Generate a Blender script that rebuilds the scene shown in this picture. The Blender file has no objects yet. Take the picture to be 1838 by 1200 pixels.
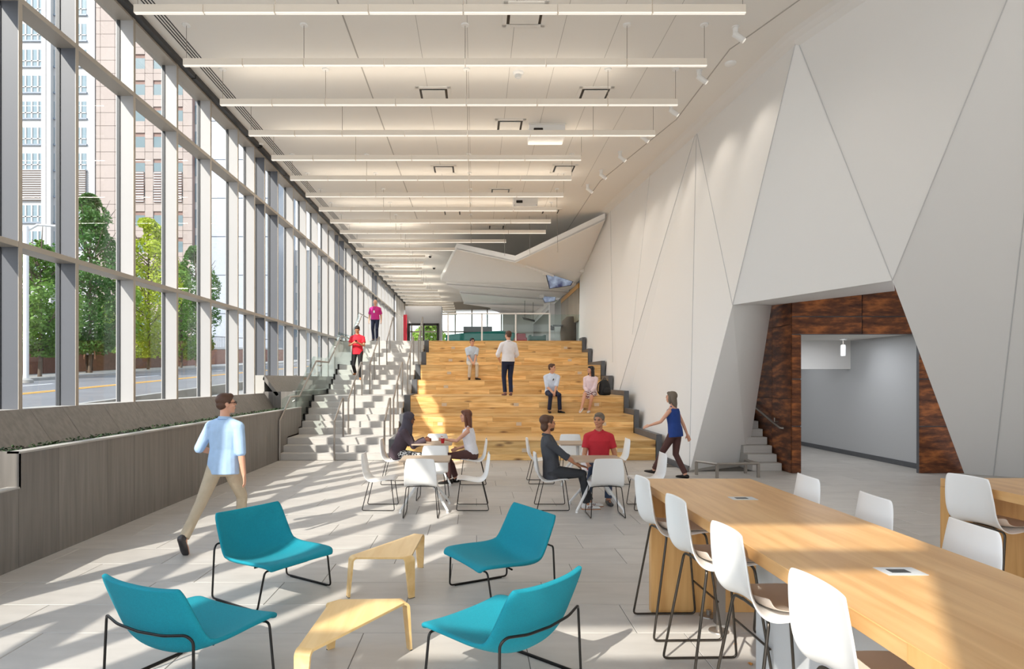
import bpy, math, random
from mathutils import Vector, Matrix, noise
V = Vector
random.seed(7)
SC = bpy.context.scene
COL = SC.collection

# ---------------------------------------------------------------- camera
F, CX, CY, H = 1150.0, 854.0, 680.0, 1.9
cam_d = bpy.data.cameras.new('camera')
cam = bpy.data.objects.new('camera', cam_d)
COL.objects.link(cam)
SC.camera = cam
cam.location = (0, 0, H)
cam.rotation_euler = (math.pi / 2, 0, 0)
cam_d.sensor_width = 36
cam_d.lens = F / 1838 * 36
cam_d.shift_x = (919 - CX) / 1838
cam_d.shift_y = (CY - 600) / 1838
cam_d.clip_end = 600

def area_light(name, loc, rot, sx, sy, power, col):
    d = bpy.data.lights.new(name, 'AREA')
    d.shape = 'RECTANGLE'
    d.size, d.size_y = sx, sy
    d.energy = power
    d.color = col
    o = bpy.data.objects.new(name, d)
    COL.objects.link(o)
    o.location = loc
    o.rotation_euler = rot
    return o


# ---------------------------------------------------------------- world, sun, exposure
w = bpy.data.worlds.new('world')
SC.world = w
w.use_nodes = True
nt = w.node_tree
nt.nodes.clear()
wo = nt.nodes.new('ShaderNodeOutputWorld')
bg = nt.nodes.new('ShaderNodeBackground')
tc = nt.nodes.new('ShaderNodeTexCoord')
sp = nt.nodes.new('ShaderNodeSeparateXYZ')
rp = nt.nodes.new('ShaderNodeValToRGB')
rp.color_ramp.elements[0].position = 0.0
rp.color_ramp.elements[0].color = (0.95, 0.95, 0.95, 1)
rp.color_ramp.elements[1].position = 0.7
rp.color_ramp.elements[1].color = (0.66, 0.80, 1.0, 1)
nt.links.new(tc.outputs['Generated'], sp.inputs[0])
nt.links.new(sp.outputs['Z'], rp.inputs[0])
nt.links.new(rp.outputs[0], bg.inputs[0])
nt.links.new(bg.outputs[0], wo.inputs[0])
bg.inputs[1].default_value = 2.1
sun_d = bpy.data.lights.new('sun', 'SUN')
sun = bpy.data.objects.new('sun', sun_d)
COL.objects.link(sun)
sun_d.energy = 5.6
sun_d.angle = math.radians(0.6)
sun_d.color = (1.0, 0.93, 0.83)
SUN = V((0.53, 0.85, -0.7265)).normalized()
sun.rotation_euler = SUN.to_track_quat('-Z', 'Y').to_euler()
sun.location = (-20, -20, 30)
SC.view_settings.view_transform = 'Standard'
SC.view_settings.look = 'None'
for k in range(29):
    if k % 2 == 0:
        y_ = 9.29 + 1.56 * k
        area_light('linear_light_down', (-1.0 if k < 10 else -3.6, y_, 7.19), (0, 0, 0), 7.6 if k < 10 else 2.6, .035, (8 if k < 4 else 38) if k < 10 else 22, (1, .90, .76))
        area_light('linear_light_up', (-1.0 if k < 10 else -3.6, y_, 7.34), (math.pi, 0, 0), 7.6 if k < 10 else 2.6, .07, 15 if k < 10 else 9, (1, .88, .72))
for y_ in (29, 36, 43):
    area_light('upper_floor_fill', (1.4, y_, 6.0), (0, 0, 0), 3.0, .3, 60, (1, .93, .85))  # added fill lamps without fixtures, brightening the upper floor and soffit
area_light('corridor_fill', (8.0, 14.6, 2.84), (0, 0, 0), 1.2, .3, 22, (.93, .96, 1))  # added fill to brighten the corridor, no fixture modelled
area_light('corridor_fill_far', (8.0, 17.6, 2.84), (0, 0, 0), 1.2, .3, 10, (.93, .96, 1))  # second added fill, deeper in the corridor
area_light('opening_fill', (7.3, 13.3, 2.84), (0, 0, 0), .6, .2, 6, (1, .96, .9))  # small added fill inside the wall opening, no fixture there
SC.view_settings.gamma = 1
SC.view_settings.use_curve_mapping = False
SC.view_settings.exposure = 0.3
SC.cycles.use_denoising = True
SC.cycles.max_bounces = 10
SC.cycles.diffuse_bounces = 6
SC.cycles.transparent_max_bounces = 24
SC.cycles.sample_clamp_indirect = 6


# ---------------------------------------------------------------- helpers
def U(px, py, z):
    q = (py - CY) / (H - z)
    return V(((px - CX) / q, F / q, z))


def UY(px, py, Y):
    q = F / Y
    return V(((px - CX) / q, Y, H + (CY - py) / q))


def tag(o, label=None, cat=None, group=None, kind=None):
    if label: o['label'] = label
    if cat: o['category'] = cat
    if group: o['group'] = group
    if kind: o['kind'] = kind
    return o


def empty(name, loc, rz=0, label=None, cat=None, group=None, kind=None):
    o = bpy.data.objects.new(name, None)
    COL.objects.link(o)
    o.empty_display_size = 0.1
    o.location = loc
    o.rotation_euler = (0, 0, rz)
    return tag(o, label, cat, group, kind)


class MB:
    def __init__(s):
        s.v, s.f = [], []

    def add(s, vs, fs):
        n = len(s.v)
        s.v += [tuple(v) for v in vs]
        s.f += [tuple(n + i for i in f) for f in fs]
        return s

    def box(s, x0, x1, y0, y1, z0, z1):
        vs = [(x0, y0, z0), (x1, y0, z0), (x1, y1, z0), (x0, y1, z0), (x0, y0, z1), (x1, y0, z1), (x1, y1, z1), (x0, y1, z1)]
        return s.add(vs, [(0, 3, 2, 1), (4, 5, 6, 7), (0, 1, 5, 4), (1, 2, 6, 5), (2, 3, 7, 6), (3, 0, 4, 7)])

    def obox(s, c, ax, ay, az):
        c, ax, ay, az = V(c), V(ax), V(ay), V(az)
        vs = [c + i * ax + j * ay + k * az for k in (-1, 1) for (i, j) in ((-1, -1), (1, -1), (1, 1), (-1, 1))]
        fs = [(0, 3, 2, 1), (4, 5, 6, 7), (0, 1, 5, 4), (1, 2, 6, 5), (2, 3, 7, 6), (3, 0, 4, 7)]
        if ax.cross(ay).dot(az) < 0: fs = [f[::-1] for f in fs]
        return s.add(vs, fs)

    def chbox(s, x0, x1, y0, y1, z0, z1, b):
        'box whose upper edges are chamfered'
        vs = [(x0, y0, z0), (x1, y0, z0), (x1, y1, z0), (x0, y1, z0), (x0, y0, z1 - b), (x1, y0, z1 - b), (x1, y1, z1 - b), (x0, y1, z1 - b),
              (x0 + b, y0 + b, z1), (x1 - b, y0 + b, z1), (x1 - b, y1 - b, z1), (x0 + b, y1 - b, z1)]
        return s.add(vs, [(0, 3, 2, 1), (8, 9, 10, 11), (0, 1, 5, 4), (1, 2, 6, 5), (2, 3, 7, 6), (3, 0, 4, 7), (4, 5, 9, 8), (5, 6, 10, 9), (6, 7, 11, 10), (7, 4, 8, 11)])

    def prism(s, poly, d, close=True):
        'polygon (3-D points) extruded along vector d'
        n = len(poly)
        p = [V(a) for a in poly]
        d = V(d)
        vs = p + [a + d for a in p]
        fs = [tuple(range(n))[::-1], tuple(range(n, 2 * n))]
        fs += [(i, (i + 1) % n, n + (i + 1) % n, n + i) for i in range(n)]
        nrm = V((0, 0, 0))
        for i in range(n): nrm += p[i].cross(p[(i + 1) % n])
        if nrm.dot(d) < 0: fs = [f[::-1] for f in fs]
        return s.add(vs, fs)

    def tube(s, pts, r, n=8, closed=False, bend=0.0, bn=4):
        pts = [V(p) for p in pts]
        if bend > 0:
            out = [pts[0]] if not closed else []
            m = len(pts)
            rng = range(m) if closed else range(1, m - 1)
            for i in rng:
                a, b, c = pts[i - 1], pts[i], pts[(i + 1) % m]
                d1, d2 = (a - b), (c - b)
                t = min(bend, d1.length * .45, d2.length * .45)
                p, q_ = b + d1.normalized() * t, b + d2.normalized() * t
                for k in range(bn + 1):
                    u = k / bn
                    out.append((1 - u) ** 2 * p + 2 * u * (1 - u) * b + u * u * q_)
            if not closed: out.append(pts[-1])
            pts = out
        m = len(pts)
        rs = r if isinstance(r, (list, tuple)) else [r] * m
        t0 = (pts[1] - pts[0]).normalized()
        ref = V((0, 0, 1)) if abs(t0.z) < .9 else V((1, 0, 0))
        nx = t0.cross(ref).normalized()
        vs = []
        for i in range(m):
            if closed: t = (pts[(i + 1) % m] - pts[i - 1])
            elif i == 0: t = pts[1] - pts[0]
            elif i == m - 1: t = pts[-1] - pts[-2]
            else: t = (pts[i + 1] - pts[i]).normalized() + (pts[i] - pts[i - 1]).normalized()
            if t.length < 1e-9: t = pts[min(i + 1, m - 1)] - pts[max(i - 1, 0)]
            t.normalize()
            nx = (nx - t * nx.dot(t)).normalized()
            ny = t.cross(nx)
            for k in range(n):
                a = 2 * math.pi * k / n
                vs.append(pts[i] + rs[i] * (math.cos(a) * nx + math.sin(a) * ny))
        fs = []
        for i in range(m if closed else m - 1):
            for k in range(n):
                a, b = i * n + k, i * n + (k + 1) % n
                c, d = ((i + 1) % m) * n + (k + 1) % n, ((i + 1) % m) * n + k
                fs.append((a, b, c, d))
        if not closed:
            fs.append(tuple(range(n))[::-1])
            fs.append(tuple(range((m - 1) * n, m * n)))
        return s.add(vs, fs)

    def lathe(s, c, prof, n=20, axis='z'):
        'prof: (radius, height) bottom to top'
        c = V(c)
        vs, fs = [], []
        for r, h in prof:
            for k in range(n):
                a = 2 * math.pi * k / n
                vs.append(c + V((r * math.cos(a), r * math.sin(a), h)))
        m = len(prof)
        for i in range(m - 1):
            for k in range(n):
                fs.append((i * n + k, i * n + (k + 1) % n, (i + 1) * n + (k + 1) % n, (i + 1) * n + k))
        fs.append(tuple(range(n))[::-1])
        fs.append(tuple(range((m - 1) * n, m * n)))
        return s.add(vs, fs)

    def ell(s, c, r, M=None, nu=14, nv=9):
        c = V(c)
        vs = [V((0, 0, -1))]
        for j in range(1, nv):
            a = math.pi * j / nv - math.pi / 2
            for k in range(nu):
                b = 2 * math.pi * k / nu
                vs.append(V((math.cos(a) * math.cos(b), math.cos(a) * math.sin(b), math.sin(a))))
        vs.append(V((0, 0, 1)))
        out = []
        for v in vs:
            p = V((v.x * r[0], v.y * r[1], v.z * r[2]))
            if M is not None: p = M @ p
            out.append(c + p)
        fs = []
        for k in range(nu): fs.append((0, 1 + (k + 1) % nu, 1 + k))
        for j in range(nv - 2):
            for k in range(nu):
                a, b = 1 + j * nu + k, 1 + j * nu + (k + 1) % nu
                fs.append((a, b, b + nu, a + nu))
        t = len(vs) - 1
        for k in range(nu): fs.append((t, 1 + (nv - 2) * nu + k, 1 + (nv - 2) * nu + (k + 1) % nu))
        return s.add(out, fs)

    def loft(s, secs, n=14):
        'secs: (centre, ax vector*radius, ay vector*radius)'
        vs, fs = [], []
        for c, ax, ay in secs:
            for k in range(n):
                a = 2 * math.pi * k / n
                vs.append(V(c) + math.cos(a) * V(ax) + math.sin(a) * V(ay))
        m = len(secs)
        c0 = V(secs[1][0]) - V(secs[0][0])
        flip = V(secs[0][1]).cross(V(secs[0][2])).dot(c0) < 0
        for i in range(m - 1):
            for k in range(n):
                fs.append((i * n + k, i * n + (k + 1) % n, (i + 1) * n + (k + 1) % n, (i + 1) * n + k))
        fs.append(tuple(range(n))[::-1])
        fs.append(tuple(range((m - 1) * n, m * n)))
        if flip: fs = [f[::-1] for f in fs]
        return s.add(vs, fs)

    def mesh(s, name, mat, smooth=None):
        me = bpy.data.meshes.new(name)
        me.from_pydata(s.v, [], s.f)
        if mat: me.materials.append(mat)
        if smooth is not None:
            me.polygons.foreach_set('use_smooth', [True] * len(me.polygons))
            me.set_sharp_from_angle(angle=math.radians(smooth))
        me.update()
        return me

    def build(s, name, mat, parent=None, smooth=None, bevel=0, bseg=2, label=None, cat=None, group=None, kind=None):
        o = bpy.data.objects.new(name, s.mesh(name, mat, smooth))
        COL.objects.link(o)
        if parent: o.parent = parent
        if bevel:
            m = o.modifiers.new('bevel', 'BEVEL')
            m.width = bevel
            m.segments = bseg
            m.limit_method = 'ANGLE'
            for p in o.data.polygons: p.use_smooth = True
            o.data.set_sharp_from_angle(angle=math.radians(40))
        return tag(o, label, cat, group, kind)


def inst(o, parent=None, loc=None):
    c = o.copy()
    COL.objects.link(c)
    c.parent = parent
    if loc is not None: c.location = loc
    return c


def copy_tree(o, parent=None):
    c = o.copy()
    COL.objects.link(c)
    c.parent = parent
    for ch in list(o.children): copy_tree(ch, c)
    return c


# ---------------------------------------------------------------- materials
def srgb(r, g, b):
    f = lambda c: (c / 255 / 12.92) if c / 255 <= .04045 else ((c / 255 + .055) / 1.055) ** 2.4
    return (f(r), f(g), f(b), 1)


def mat(name, col, rough=.6, metal=0, spec=.5, noise_amt=0, noise_scale=4, stretch=(1, 1, 1), bump=0, bscale=60, emit=None, estr=0, rnd=0, sheen=0, coat=0):
    m = bpy.data.materials.new(name)
    m.use_nodes = True
    N, L = m.node_tree.nodes, m.node_tree.links
    b = N['Principled BSDF']
    b.inputs['Base Color'].default_value = col
    b.inputs['Roughness'].default_value = rough
    b.inputs['Metallic'].default_value = metal
    b.inputs['Specular IOR Level'].default_value = spec
    if sheen: b.inputs['Sheen Weight'].default_value = sheen
    if coat: b.inputs['Coat Weight'].default_value = coat
    if emit:
        b.inputs['Emission Color'].default_value = emit
        b.inputs['Emission Strength'].default_value = estr
    if noise_amt or rnd or bump:
        t = N.new('ShaderNodeTexCoord')
        mp = N.new('ShaderNodeMapping')
        mp.inputs['Scale'].default_value = stretch
        oi = N.new('ShaderNodeObjectInfo')
        L.new(t.outputs['Object'], mp.inputs[0])
        cmb = N.new('ShaderNodeCombineXYZ')
        mu = N.new('ShaderNodeMath'); mu.operation = 'MULTIPLY'; mu.inputs[1].default_value = 37.0
        L.new(oi.outputs['Random'], mu.inputs[0])
        for i in range(3): L.new(mu.outputs[0], cmb.inputs[i])
        L.new(cmb.outputs[0], mp.inputs['Location'])
        if noise_amt or rnd:
            n1 = N.new('ShaderNodeTexNoise')
            n1.inputs['Scale'].default_value = noise_scale
            n1.inputs['Detail'].default_value = 6
            L.new(mp.outputs[0], n1.inputs['Vector'])
            mr = N.new('ShaderNodeMapRange')
            mr.inputs['From Min'].default_value = .3
            mr.inputs['From Max'].default_value = .7
            mr.inputs['To Min'].default_value = 1 - noise_amt
            mr.inputs['To Max'].default_value = 1 + noise_amt
            L.new(n1.outputs[0], mr.inputs[0])
            r2 = N.new('ShaderNodeMapRange')
            r2.inputs['To Min'].default_value = 1 - rnd
            r2.inputs['To Max'].default_value = 1 + rnd
            L.new(oi.outputs['Random'], r2.inputs[0])
            m2 = N.new('ShaderNodeMath'); m2.operation = 'MULTIPLY'
            L.new(mr.outputs[0], m2.inputs[0]); L.new(r2.outputs[0], m2.inputs[1])
            vm = N.new('ShaderNodeVectorMath'); vm.operation = 'SCALE'
            vm.inputs[0].default_value = col[:3]
            L.new(m2.outputs[0], vm.inputs['Scale'])
            L.new(vm.outputs[0], b.inputs['Base Color'])
        if bump:
            n2 = N.new('ShaderNodeTexNoise')
            n2.inputs['Scale'].default_value = bscale
            n2.inputs['Detail'].default_value = 3
            L.new(mp.outputs[0], n2.inputs['Vector'])
            bp = N.new('ShaderNodeBump')
            bp.inputs['Strength'].default_value = bump
            bp.inputs['Distance'].default_value = .01
            L.new(n2.outputs[0], bp.inputs['Height'])
            L.new(bp.outputs[0], b.inputs['Normal'])
    return m


def wood(name, c1, c2, c3, axis=0, scale=1.0, rough=.45, knots=0.0, rnd=.12, coat=0):
    'grain runs along axis; c3 is the knot and dark streak colour'
    m = bpy.data.materials.new(name)
    m.use_nodes = True
    N, L = m.node_tree.nodes, m.node_tree.links
    b = N['Principled BSDF']
    b.inputs['Roughness'].default_value = rough
    if coat: b.inputs['Coat Weight'].default_value = coat
    t = N.new('ShaderNodeTexCoord'); mp = N.new('ShaderNodeMapping'); oi = N.new('ShaderNodeObjectInfo')
    sc = [9.0 * scale] * 3
    sc[axis] = .8 * scale
    mp.inputs['Scale'].default_value = sc
    L.new(t.outputs['Object'], mp.inputs[0])
    cmb = N.new('ShaderNodeCombineXYZ')
    mu = N.new('ShaderNodeMath'); mu.operation = 'MULTIPLY'; mu.inputs[1].default_value = 91.0
    L.new(oi.outputs['Random'], mu.inputs[0])
    for i in range(3): L.new(mu.outputs[0], cmb.inputs[i])
    L.new(cmb.outputs[0], mp.inputs['Location'])
    n1 = N.new('ShaderNodeTexNoise')
    n1.inputs['Scale'].default_value = 1.6; n1.inputs['Detail'].default_value = 8; n1.inputs['Distortion'].default_value = .6
    L.new(mp.outputs[0], n1.inputs['Vector'])
    r = N.new('ShaderNodeValToRGB')
    r.color_ramp.elements[0].position = .36; r.color_ramp.elements[0].color = c2
    r.color_ramp.elements[1].position = .62; r.color_ramp.elements[1].color = c1
    L.new(n1.outputs[0], r.inputs[0])
    out = r.outputs[0]
    if knots:
        mp2 = N.new('ShaderNodeMapping')
        s2 = [3.6 * scale] * 3
        s2[axis] = 1.3 * scale
        mp2.inputs['Scale'].default_value = s2
        L.new(t.outputs['Object'], mp2.inputs[0]); L.new(cmb.outputs[0], mp2.inputs['Location'])
        vo = N.new('ShaderNodeTexVoronoi'); vo.inputs['Scale'].default_value = 1.0
        L.new(mp2.outputs[0], vo.inputs['Vector'])
        r3 = N.new('ShaderNodeValToRGB')
        r3.color_ramp.elements[0].position = .03; r3.color_ramp.elements[0].color = (knots, knots, knots, 1)
        r3.color_ramp.elements[1].position = .19; r3.color_ramp.elements[1].color = (0, 0, 0, 1)
        L.new(vo.outputs['Distance'], r3.inputs[0])
        mx = N.new('ShaderNodeMix'); mx.data_type = 'RGBA'
        L.new(r3.outputs[0], mx.inputs['Factor']); L.new(out, mx.inputs['A'])
        mx.inputs['B'].default_value = c3
        out = mx.outputs['Result']
    r2 = N.new('ShaderNodeMapRange')
    r2.inputs['To Min'].default_value = 1 - rnd
    r2.inputs['To Max'].default_value = 1 + rnd
    L.new(oi.outputs['Random'], r2.inputs[0])
    vm = N.new('ShaderNodeVectorMath'); vm.operation = 'SCALE'
    L.new(out, vm.inputs[0]); L.new(r2.outputs[0], vm.inputs['Scale'])
    L.new(vm.outputs[0], b.inputs['Base Color'])
    return m


def glass(name, tint, refl=.08, rough=0.0):
    m = bpy.data.materials.new(name)
    m.use_nodes = True
    N, L = m.node_tree.nodes, m.node_tree.links
    N.clear()
    o = N.new('ShaderNodeOutputMaterial'); mx = N.new('ShaderNodeMixShader')
    tr = N.new('ShaderNodeBsdfTransparent'); gl = N.new('ShaderNodeBsdfGlossy'); fr = N.new('ShaderNodeLayerWeight')
    fr.inputs[0].default_value = .5
    pw = N.new('ShaderNodeMath'); pw.operation = 'POWER'; pw.inputs[1].default_value = 5
    L.new(fr.outputs['Facing'], pw.inputs[0])
    ad = N.new('ShaderNodeMath'); ad.operation = 'ADD'; ad.inputs[1].default_value = .04
    L.new(pw.outputs[0], ad.inputs[0])
    tr.inputs[0].default_value = tint
    gl.inputs['Roughness'].default_value = rough
    mu = N.new('ShaderNodeMath'); mu.operation = 'MULTIPLY'; mu.inputs[1].default_value = refl
    L.new(ad.outputs[0], mu.inputs[0]); L.new(mu.outputs[0], mx.inputs[0])
    L.new(tr.outputs[0], mx.inputs[1]); L.new(gl.outputs[0], mx.inputs[2]); L.new(mx.outputs[0], o.inputs[0])
    return m


M = {}
M['tile'] = mat('tile', (.50, .475, .445, 1), .42, noise_amt=.07, noise_scale=2.5, stretch=(1, 3, 1), rnd=.05)
M['grout'] = mat('grout', (.13, .12, .11, 1), .8)
M['ceil'] = mat('ceiling_paint', (.80, .775, .735, 1), .8)
M['groove'] = mat('groove', (.42, .40, .37, 1), .8)
M['wall'] = mat('wall_paint', (.80, .79, .775, 1), .75)
M['wallgroove'] = mat('wall_groove', (.56, .56, .56, 1), .8)
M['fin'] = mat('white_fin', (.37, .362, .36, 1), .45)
M['fing'] = mat('grey_shaded_fin', (.095, .10, .115, 1), .45)  # grey column-bay cladding, darkened further to stand in for missing sun
M['frame'] = mat('window_frame', (.42, .38, .33, 1), .4, metal=.2)
M['dark'] = mat('dark_metal', (.045, .047, .05, 1), .45, metal=.3)
M['black'] = mat('black_metal', (.018, .016, .015, 1), .35, metal=.5)
M['bronze'] = mat('bronze_rod', (.07, .06, .05, 1), .3, metal=.8)
M['steel'] = mat('steel', (.33, .30, .27, 1), .35, metal=.75)
M['zinc'] = mat('zinc_panel', (.195, .178, .162, 1), .5, metal=.15, noise_amt=.16, noise_scale=3, stretch=(6, 6, .35), rnd=.07)
M['zincl'] = mat('zinc_edge', (.42, .40, .37, 1), .5)
M['soil'] = mat('soil', (.02, .018, .014, 1), .95, bump=1, bscale=40)
M['plant'] = mat('groundcover', (.035, .075, .02, 1), .7, rnd=.2)
M['stone'] = mat('stair_stone', (.50, .48, .455, 1), .55, noise_amt=.05, noise_scale=6, stretch=(.6, 3, 3), rnd=.04)
M['curb'] = mat('grey_curb', (.10, .105, .115, 1), .5, noise_amt=.1)
M['oak'] = wood('oak_plank', srgb(244, 204, 138), srgb(212, 162, 92), srgb(112, 66, 30), 0, 1.0, .45, knots=.95, rnd=.2)
M['oakt'] = wood('oak_tread', srgb(230, 190, 128), srgb(208, 162, 98), srgb(110, 70, 30), 0, 1.0, .4, knots=.5, rnd=.05)
M['beech'] = wood('beech_top', srgb(216, 172, 116), srgb(198, 150, 94), srgb(150, 105, 60), 1, .8, .33, rnd=.03)
M['beechz'] = wood('beech_panel', srgb(220, 174, 112), srgb(200, 150, 88), srgb(150, 105, 60), 2, .8, .4, rnd=.03)
M['birch'] = wood('birch_ply', srgb(238, 202, 142), srgb(228, 188, 124), srgb(170, 120, 70), 1, .9, .35, rnd=.02)
M['plug'] = mat('outlet_plate', (.66, .54, .40, 1), .5)
M['white'] = mat('white_plastic', (.83, .83, .82, 1), .28)
M['pad'] = mat('taupe_pad', (.70, .61, .53, 1), .8, bump=.1, bscale=300)
M['teal'] = mat('teal_wool', srgb(0, 138, 156), .85, noise_amt=.08, noise_scale=120, bump=.25, bscale=260)
M['ttop'] = mat('taupe_top', srgb(178, 158, 138), .45, noise_amt=.05, noise_scale=8, stretch=(1, 5, 1))
M['greypanel'] = mat('grey_panel', (.55, .56, .57, 1), .5)
M['lens'] = mat('lamp_lens', (.72, .66, .58, 1), .5, emit=(1, .86, .70, 1), estr=.06)
M['lensb'] = mat('lamp_strip', (.9, .87, .82, 1), .5, emit=(1, .93, .82, 1), estr=.45)
M['rust'] = None
M['glass'] = glass('clear_glass', (.97, .98, .98, 1), .5)
M['gglass'] = glass('green_glass', (.90, .96, .945, 1), .6)
M['skin1'] = mat('skin_fair', srgb(214, 160, 132), .5)
M['skin2'] = mat('skin_tan', srgb(190, 132, 98), .5)
M['skin3'] = mat('skin_deep', srgb(120, 74, 52), .5)
M['eye'] = mat('eye_dark', (.02, .015, .012, 1), .3)
M['lip'] = mat('lip', srgb(170, 92, 82), .5)


def rust():
    m = bpy.data.materials.new('rust_panel')
    m.use_nodes = True
    N, L = m.node_tree.nodes, m.node_tree.links
    b = N['Principled BSDF']
    b.inputs['Roughness'].default_value = .42
    b.inputs['Metallic'].default_value = .35
    t = N.new('ShaderNodeTexCoord'); mp = N.new('ShaderNodeMapping'); oi = N.new('ShaderNodeObjectInfo')
    mp.inputs['Scale'].default_value = (1.0, 1.0, 4.2)
    L.new(t.outputs['Object'], mp.inputs[0])
    n1 = N.new('ShaderNodeTexNoise'); n1.inputs['Scale'].default_value = 2.0; n1.inputs['Detail'].default_value = 9; n1.inputs['Roughness'].default_value = .62
    L.new(mp.outputs[0], n1.inputs['Vector'])
    r = N.new('ShaderNodeValToRGB')
    r.color_ramp.elements[0].position = .36; r.color_ramp.elements[0].color = srgb(66, 38, 28)
    r.color_ramp.elements[1].position = .66; r.color_ramp.elements[1].color = srgb(180, 108, 58)
    e = r.color_ramp.elements.new(.5); e.color = srgb(112, 66, 40)
    L.new(n1.outputs[0], r.inputs[0]); L.new(r.outputs[0], b.inputs['Base Color'])
    return m


M['rust'] = rust()
# ================================================================= SETTING
ZC = 7.9
XF, XG = -5.6, -5.86
TZ = [0, .469, .94, 1.427, 1.873, 2.377, 2.906, 3.42]
TY = [None, 15.0, 17.1, 18.24, 20.4, 21.6, 24.06, 25.4]
ZT = TZ[7]

# ---- floor with tiles
fl = empty('floor', (0, 0, 0), kind='structure')
MB().box(-6.0, 14, -2.6, 22, -.2, -.004).build('slab', M['grout'], fl)
tmesh = MB().chbox(-.5974, .5974, -.2974, .2974, -.02, 0, .003).mesh('floor_tile', M['tile'])
hmesh = MB().chbox(-.298, .298, -.299, .299, -.02, 0, .003).mesh('floor_tile', M['tile'])
far = MB()
for j in range(0, 26):
    yc = 1.2 + .6 * j + .3
    off = [0, .6, .25, .85][j % 4]
    for i in range(-5, 11):
        xc = i * 1.2 + off + .36
        if xc < -5.3 or xc > 11.4: continue
        if yc > 15 and (xc < 3.9): continue
        inview = yc > 3.6 and abs(xc) < yc * 1.05 + .9
        if yc > 13 and xc > 4.4 and xc < 6: continue
        if not inview:
            far.box(xc - .598, xc + .598, yc - .299, yc + .299, -.02, -.001)
            continue
        o = bpy.data.objects.new('tile', tmesh)
        COL.objects.link(o); o.parent = fl
        o.location = (xc, yc, random.uniform(-.0006, .0006))
far.box(-5.8, 12, -2.5, 1.2, -.02, -.001)
far.box(6, 12, 16.8, 22, -.02, -.001)
far.build('tile_field', M['tile'], fl, kind='stuff')

# ---- left curtain wall
wl = empty('wall_left', (0, 0, 0), kind='structure')
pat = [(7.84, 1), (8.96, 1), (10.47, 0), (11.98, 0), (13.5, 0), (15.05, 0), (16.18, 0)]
fins = []
for m_ in range(-2, 6):
    for y, g in pat:
        Y = y + 9.13 * m_
        if -2.3 < Y < 56: fins.append((Y, g))
fins.sort()
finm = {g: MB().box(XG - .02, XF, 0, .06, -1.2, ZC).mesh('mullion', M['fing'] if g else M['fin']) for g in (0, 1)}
capm = MB().box(-.004, .004, -.003, .063, -1.2, ZC).mesh('mullion_cap', M['frame'])
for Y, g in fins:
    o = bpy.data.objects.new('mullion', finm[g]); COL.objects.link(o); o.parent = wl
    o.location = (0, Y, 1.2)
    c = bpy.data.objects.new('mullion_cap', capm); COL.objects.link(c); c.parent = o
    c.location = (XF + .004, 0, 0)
for i in range(len(fins) - 1):
    y0, y1 = fins[i][0] + .06, fins[i + 1][0]
    base = 1.5 if y0 < 16.9 else (1.97 if y0 < 25.4 else 3.42)
    zs = [base, 3.55, 6.56, 7.78]
    for z in zs[1:3]:
        MB().box(XG, XF + .006, y0 - .06, y1, z - .035, z + .035).build('transom', M['frame'], wl)
    for a, b in zip(zs[:-1], zs[1:]):
        MB().box(XG + .02, XG + .03, y0, y1, a + .03, b - .03).build('pane', M['glass'], wl)
        # slim dark gasket at the far jamb
    MB().box(XG, XG + .05, y1 - .014, y1, base, 7.8).build('gasket', M['dark'], wl)
MB().box(XG - .05, XF, -2.5, 56, 7.76, ZC).build('head_beam', M['frame'], wl)
for k in range(20):
    MB().box(XF - .02, XF + .10, -2.4 + 3.0 * k, .58 + 3.0 * k - .02, 7.80, 7.895).build('blind_cassette', M['dark'], wl)
MB().box(XG - .05, XF + .02, -2.5, 16.9, 1.2, 1.53).box(XG - .05, XF + .02, 16.9, 25.4, 1.2, 2.0).box(XG - .05, XF + .02, 25.4, 56, 1.2, 3.45).box(XG - .1, XG, -2.5, 56, -.5, 1.4).build('sill', M['zincl'], wl)

# ---- ceiling
ce = MB().box(-6, 14, -2.6, 57, ZC, ZC + .25).build('ceiling', M['ceil'], kind='structure')
for k in range(4):
    x = -5.31 + .055 * k
    MB().box(x, x + .022, -2, 54, ZC - .004, ZC + .01).build('air_slot', M['black'], ce)
MB().box(-2.21, -2.185, -2, 24.0, ZC - .003, ZC + .01).build('reveal', M['groove'], ce)
for x, y1 in ((-1.0, 23.5), (-.15, 24), (.65, 24), (1.5, 24), (2.4, 23), (3.3, 20)):
    MB().box(x, x + .008, -2, y1, ZC - .002, ZC + .01).build('reveal', M['groove'], ce)
pts = [U(1530, -60, ZC), U(1434, 0, ZC), U(1350, 60, ZC), U(1310, 88, ZC), U(1214, 214, ZC), U(1078, 324, ZC), U(1059, 350, ZC), U(1010, 425, ZC)]
MB().tube([p + V((0, 0, -.002)) for p in pts], .012, 6).build('reveal', M['groove'], ce)

# ---- right faceted wall
N1, N2, N3 = V((5.66, 11.3, ZC)), V((5.34, 15.5, ZC)), V((4.75, 22.6, ZC))
N4 = V((4.45, 27.2, ZC))
CT = V((6.74, 7.3, ZC)); C5 = V((8.2, 2, ZC)); C6 = V((9.4, -2.5, ZC))
PL = UY(1315, 547, 12.45); PR = UY(1602, 503, 11.096)
B0 = V((4.37, 13.1, 0)); RB = V((9.8, 12.85, 0)); DB = V((10.18, 12.6, 0)); E1 = V((12.5, 11, 0)); E2 = V((13, -2.5, 0))
MA = V((4.38, 19.7, 1.4)); MF = V((4.36, 27.2, 3.4)); MFL = V((4.36, 27.2, 0)); ML = V((4.38, 19.7, 0))
wr = empty('wall_right', (0, 0, 0), kind='structure')


def facet(ps, name='wall_panel', mt='wall', out=(1, 1, 0), th=.03):
    return MB().prism(ps, V(out).normalized() * th).build(name, M[mt], wr)


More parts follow.
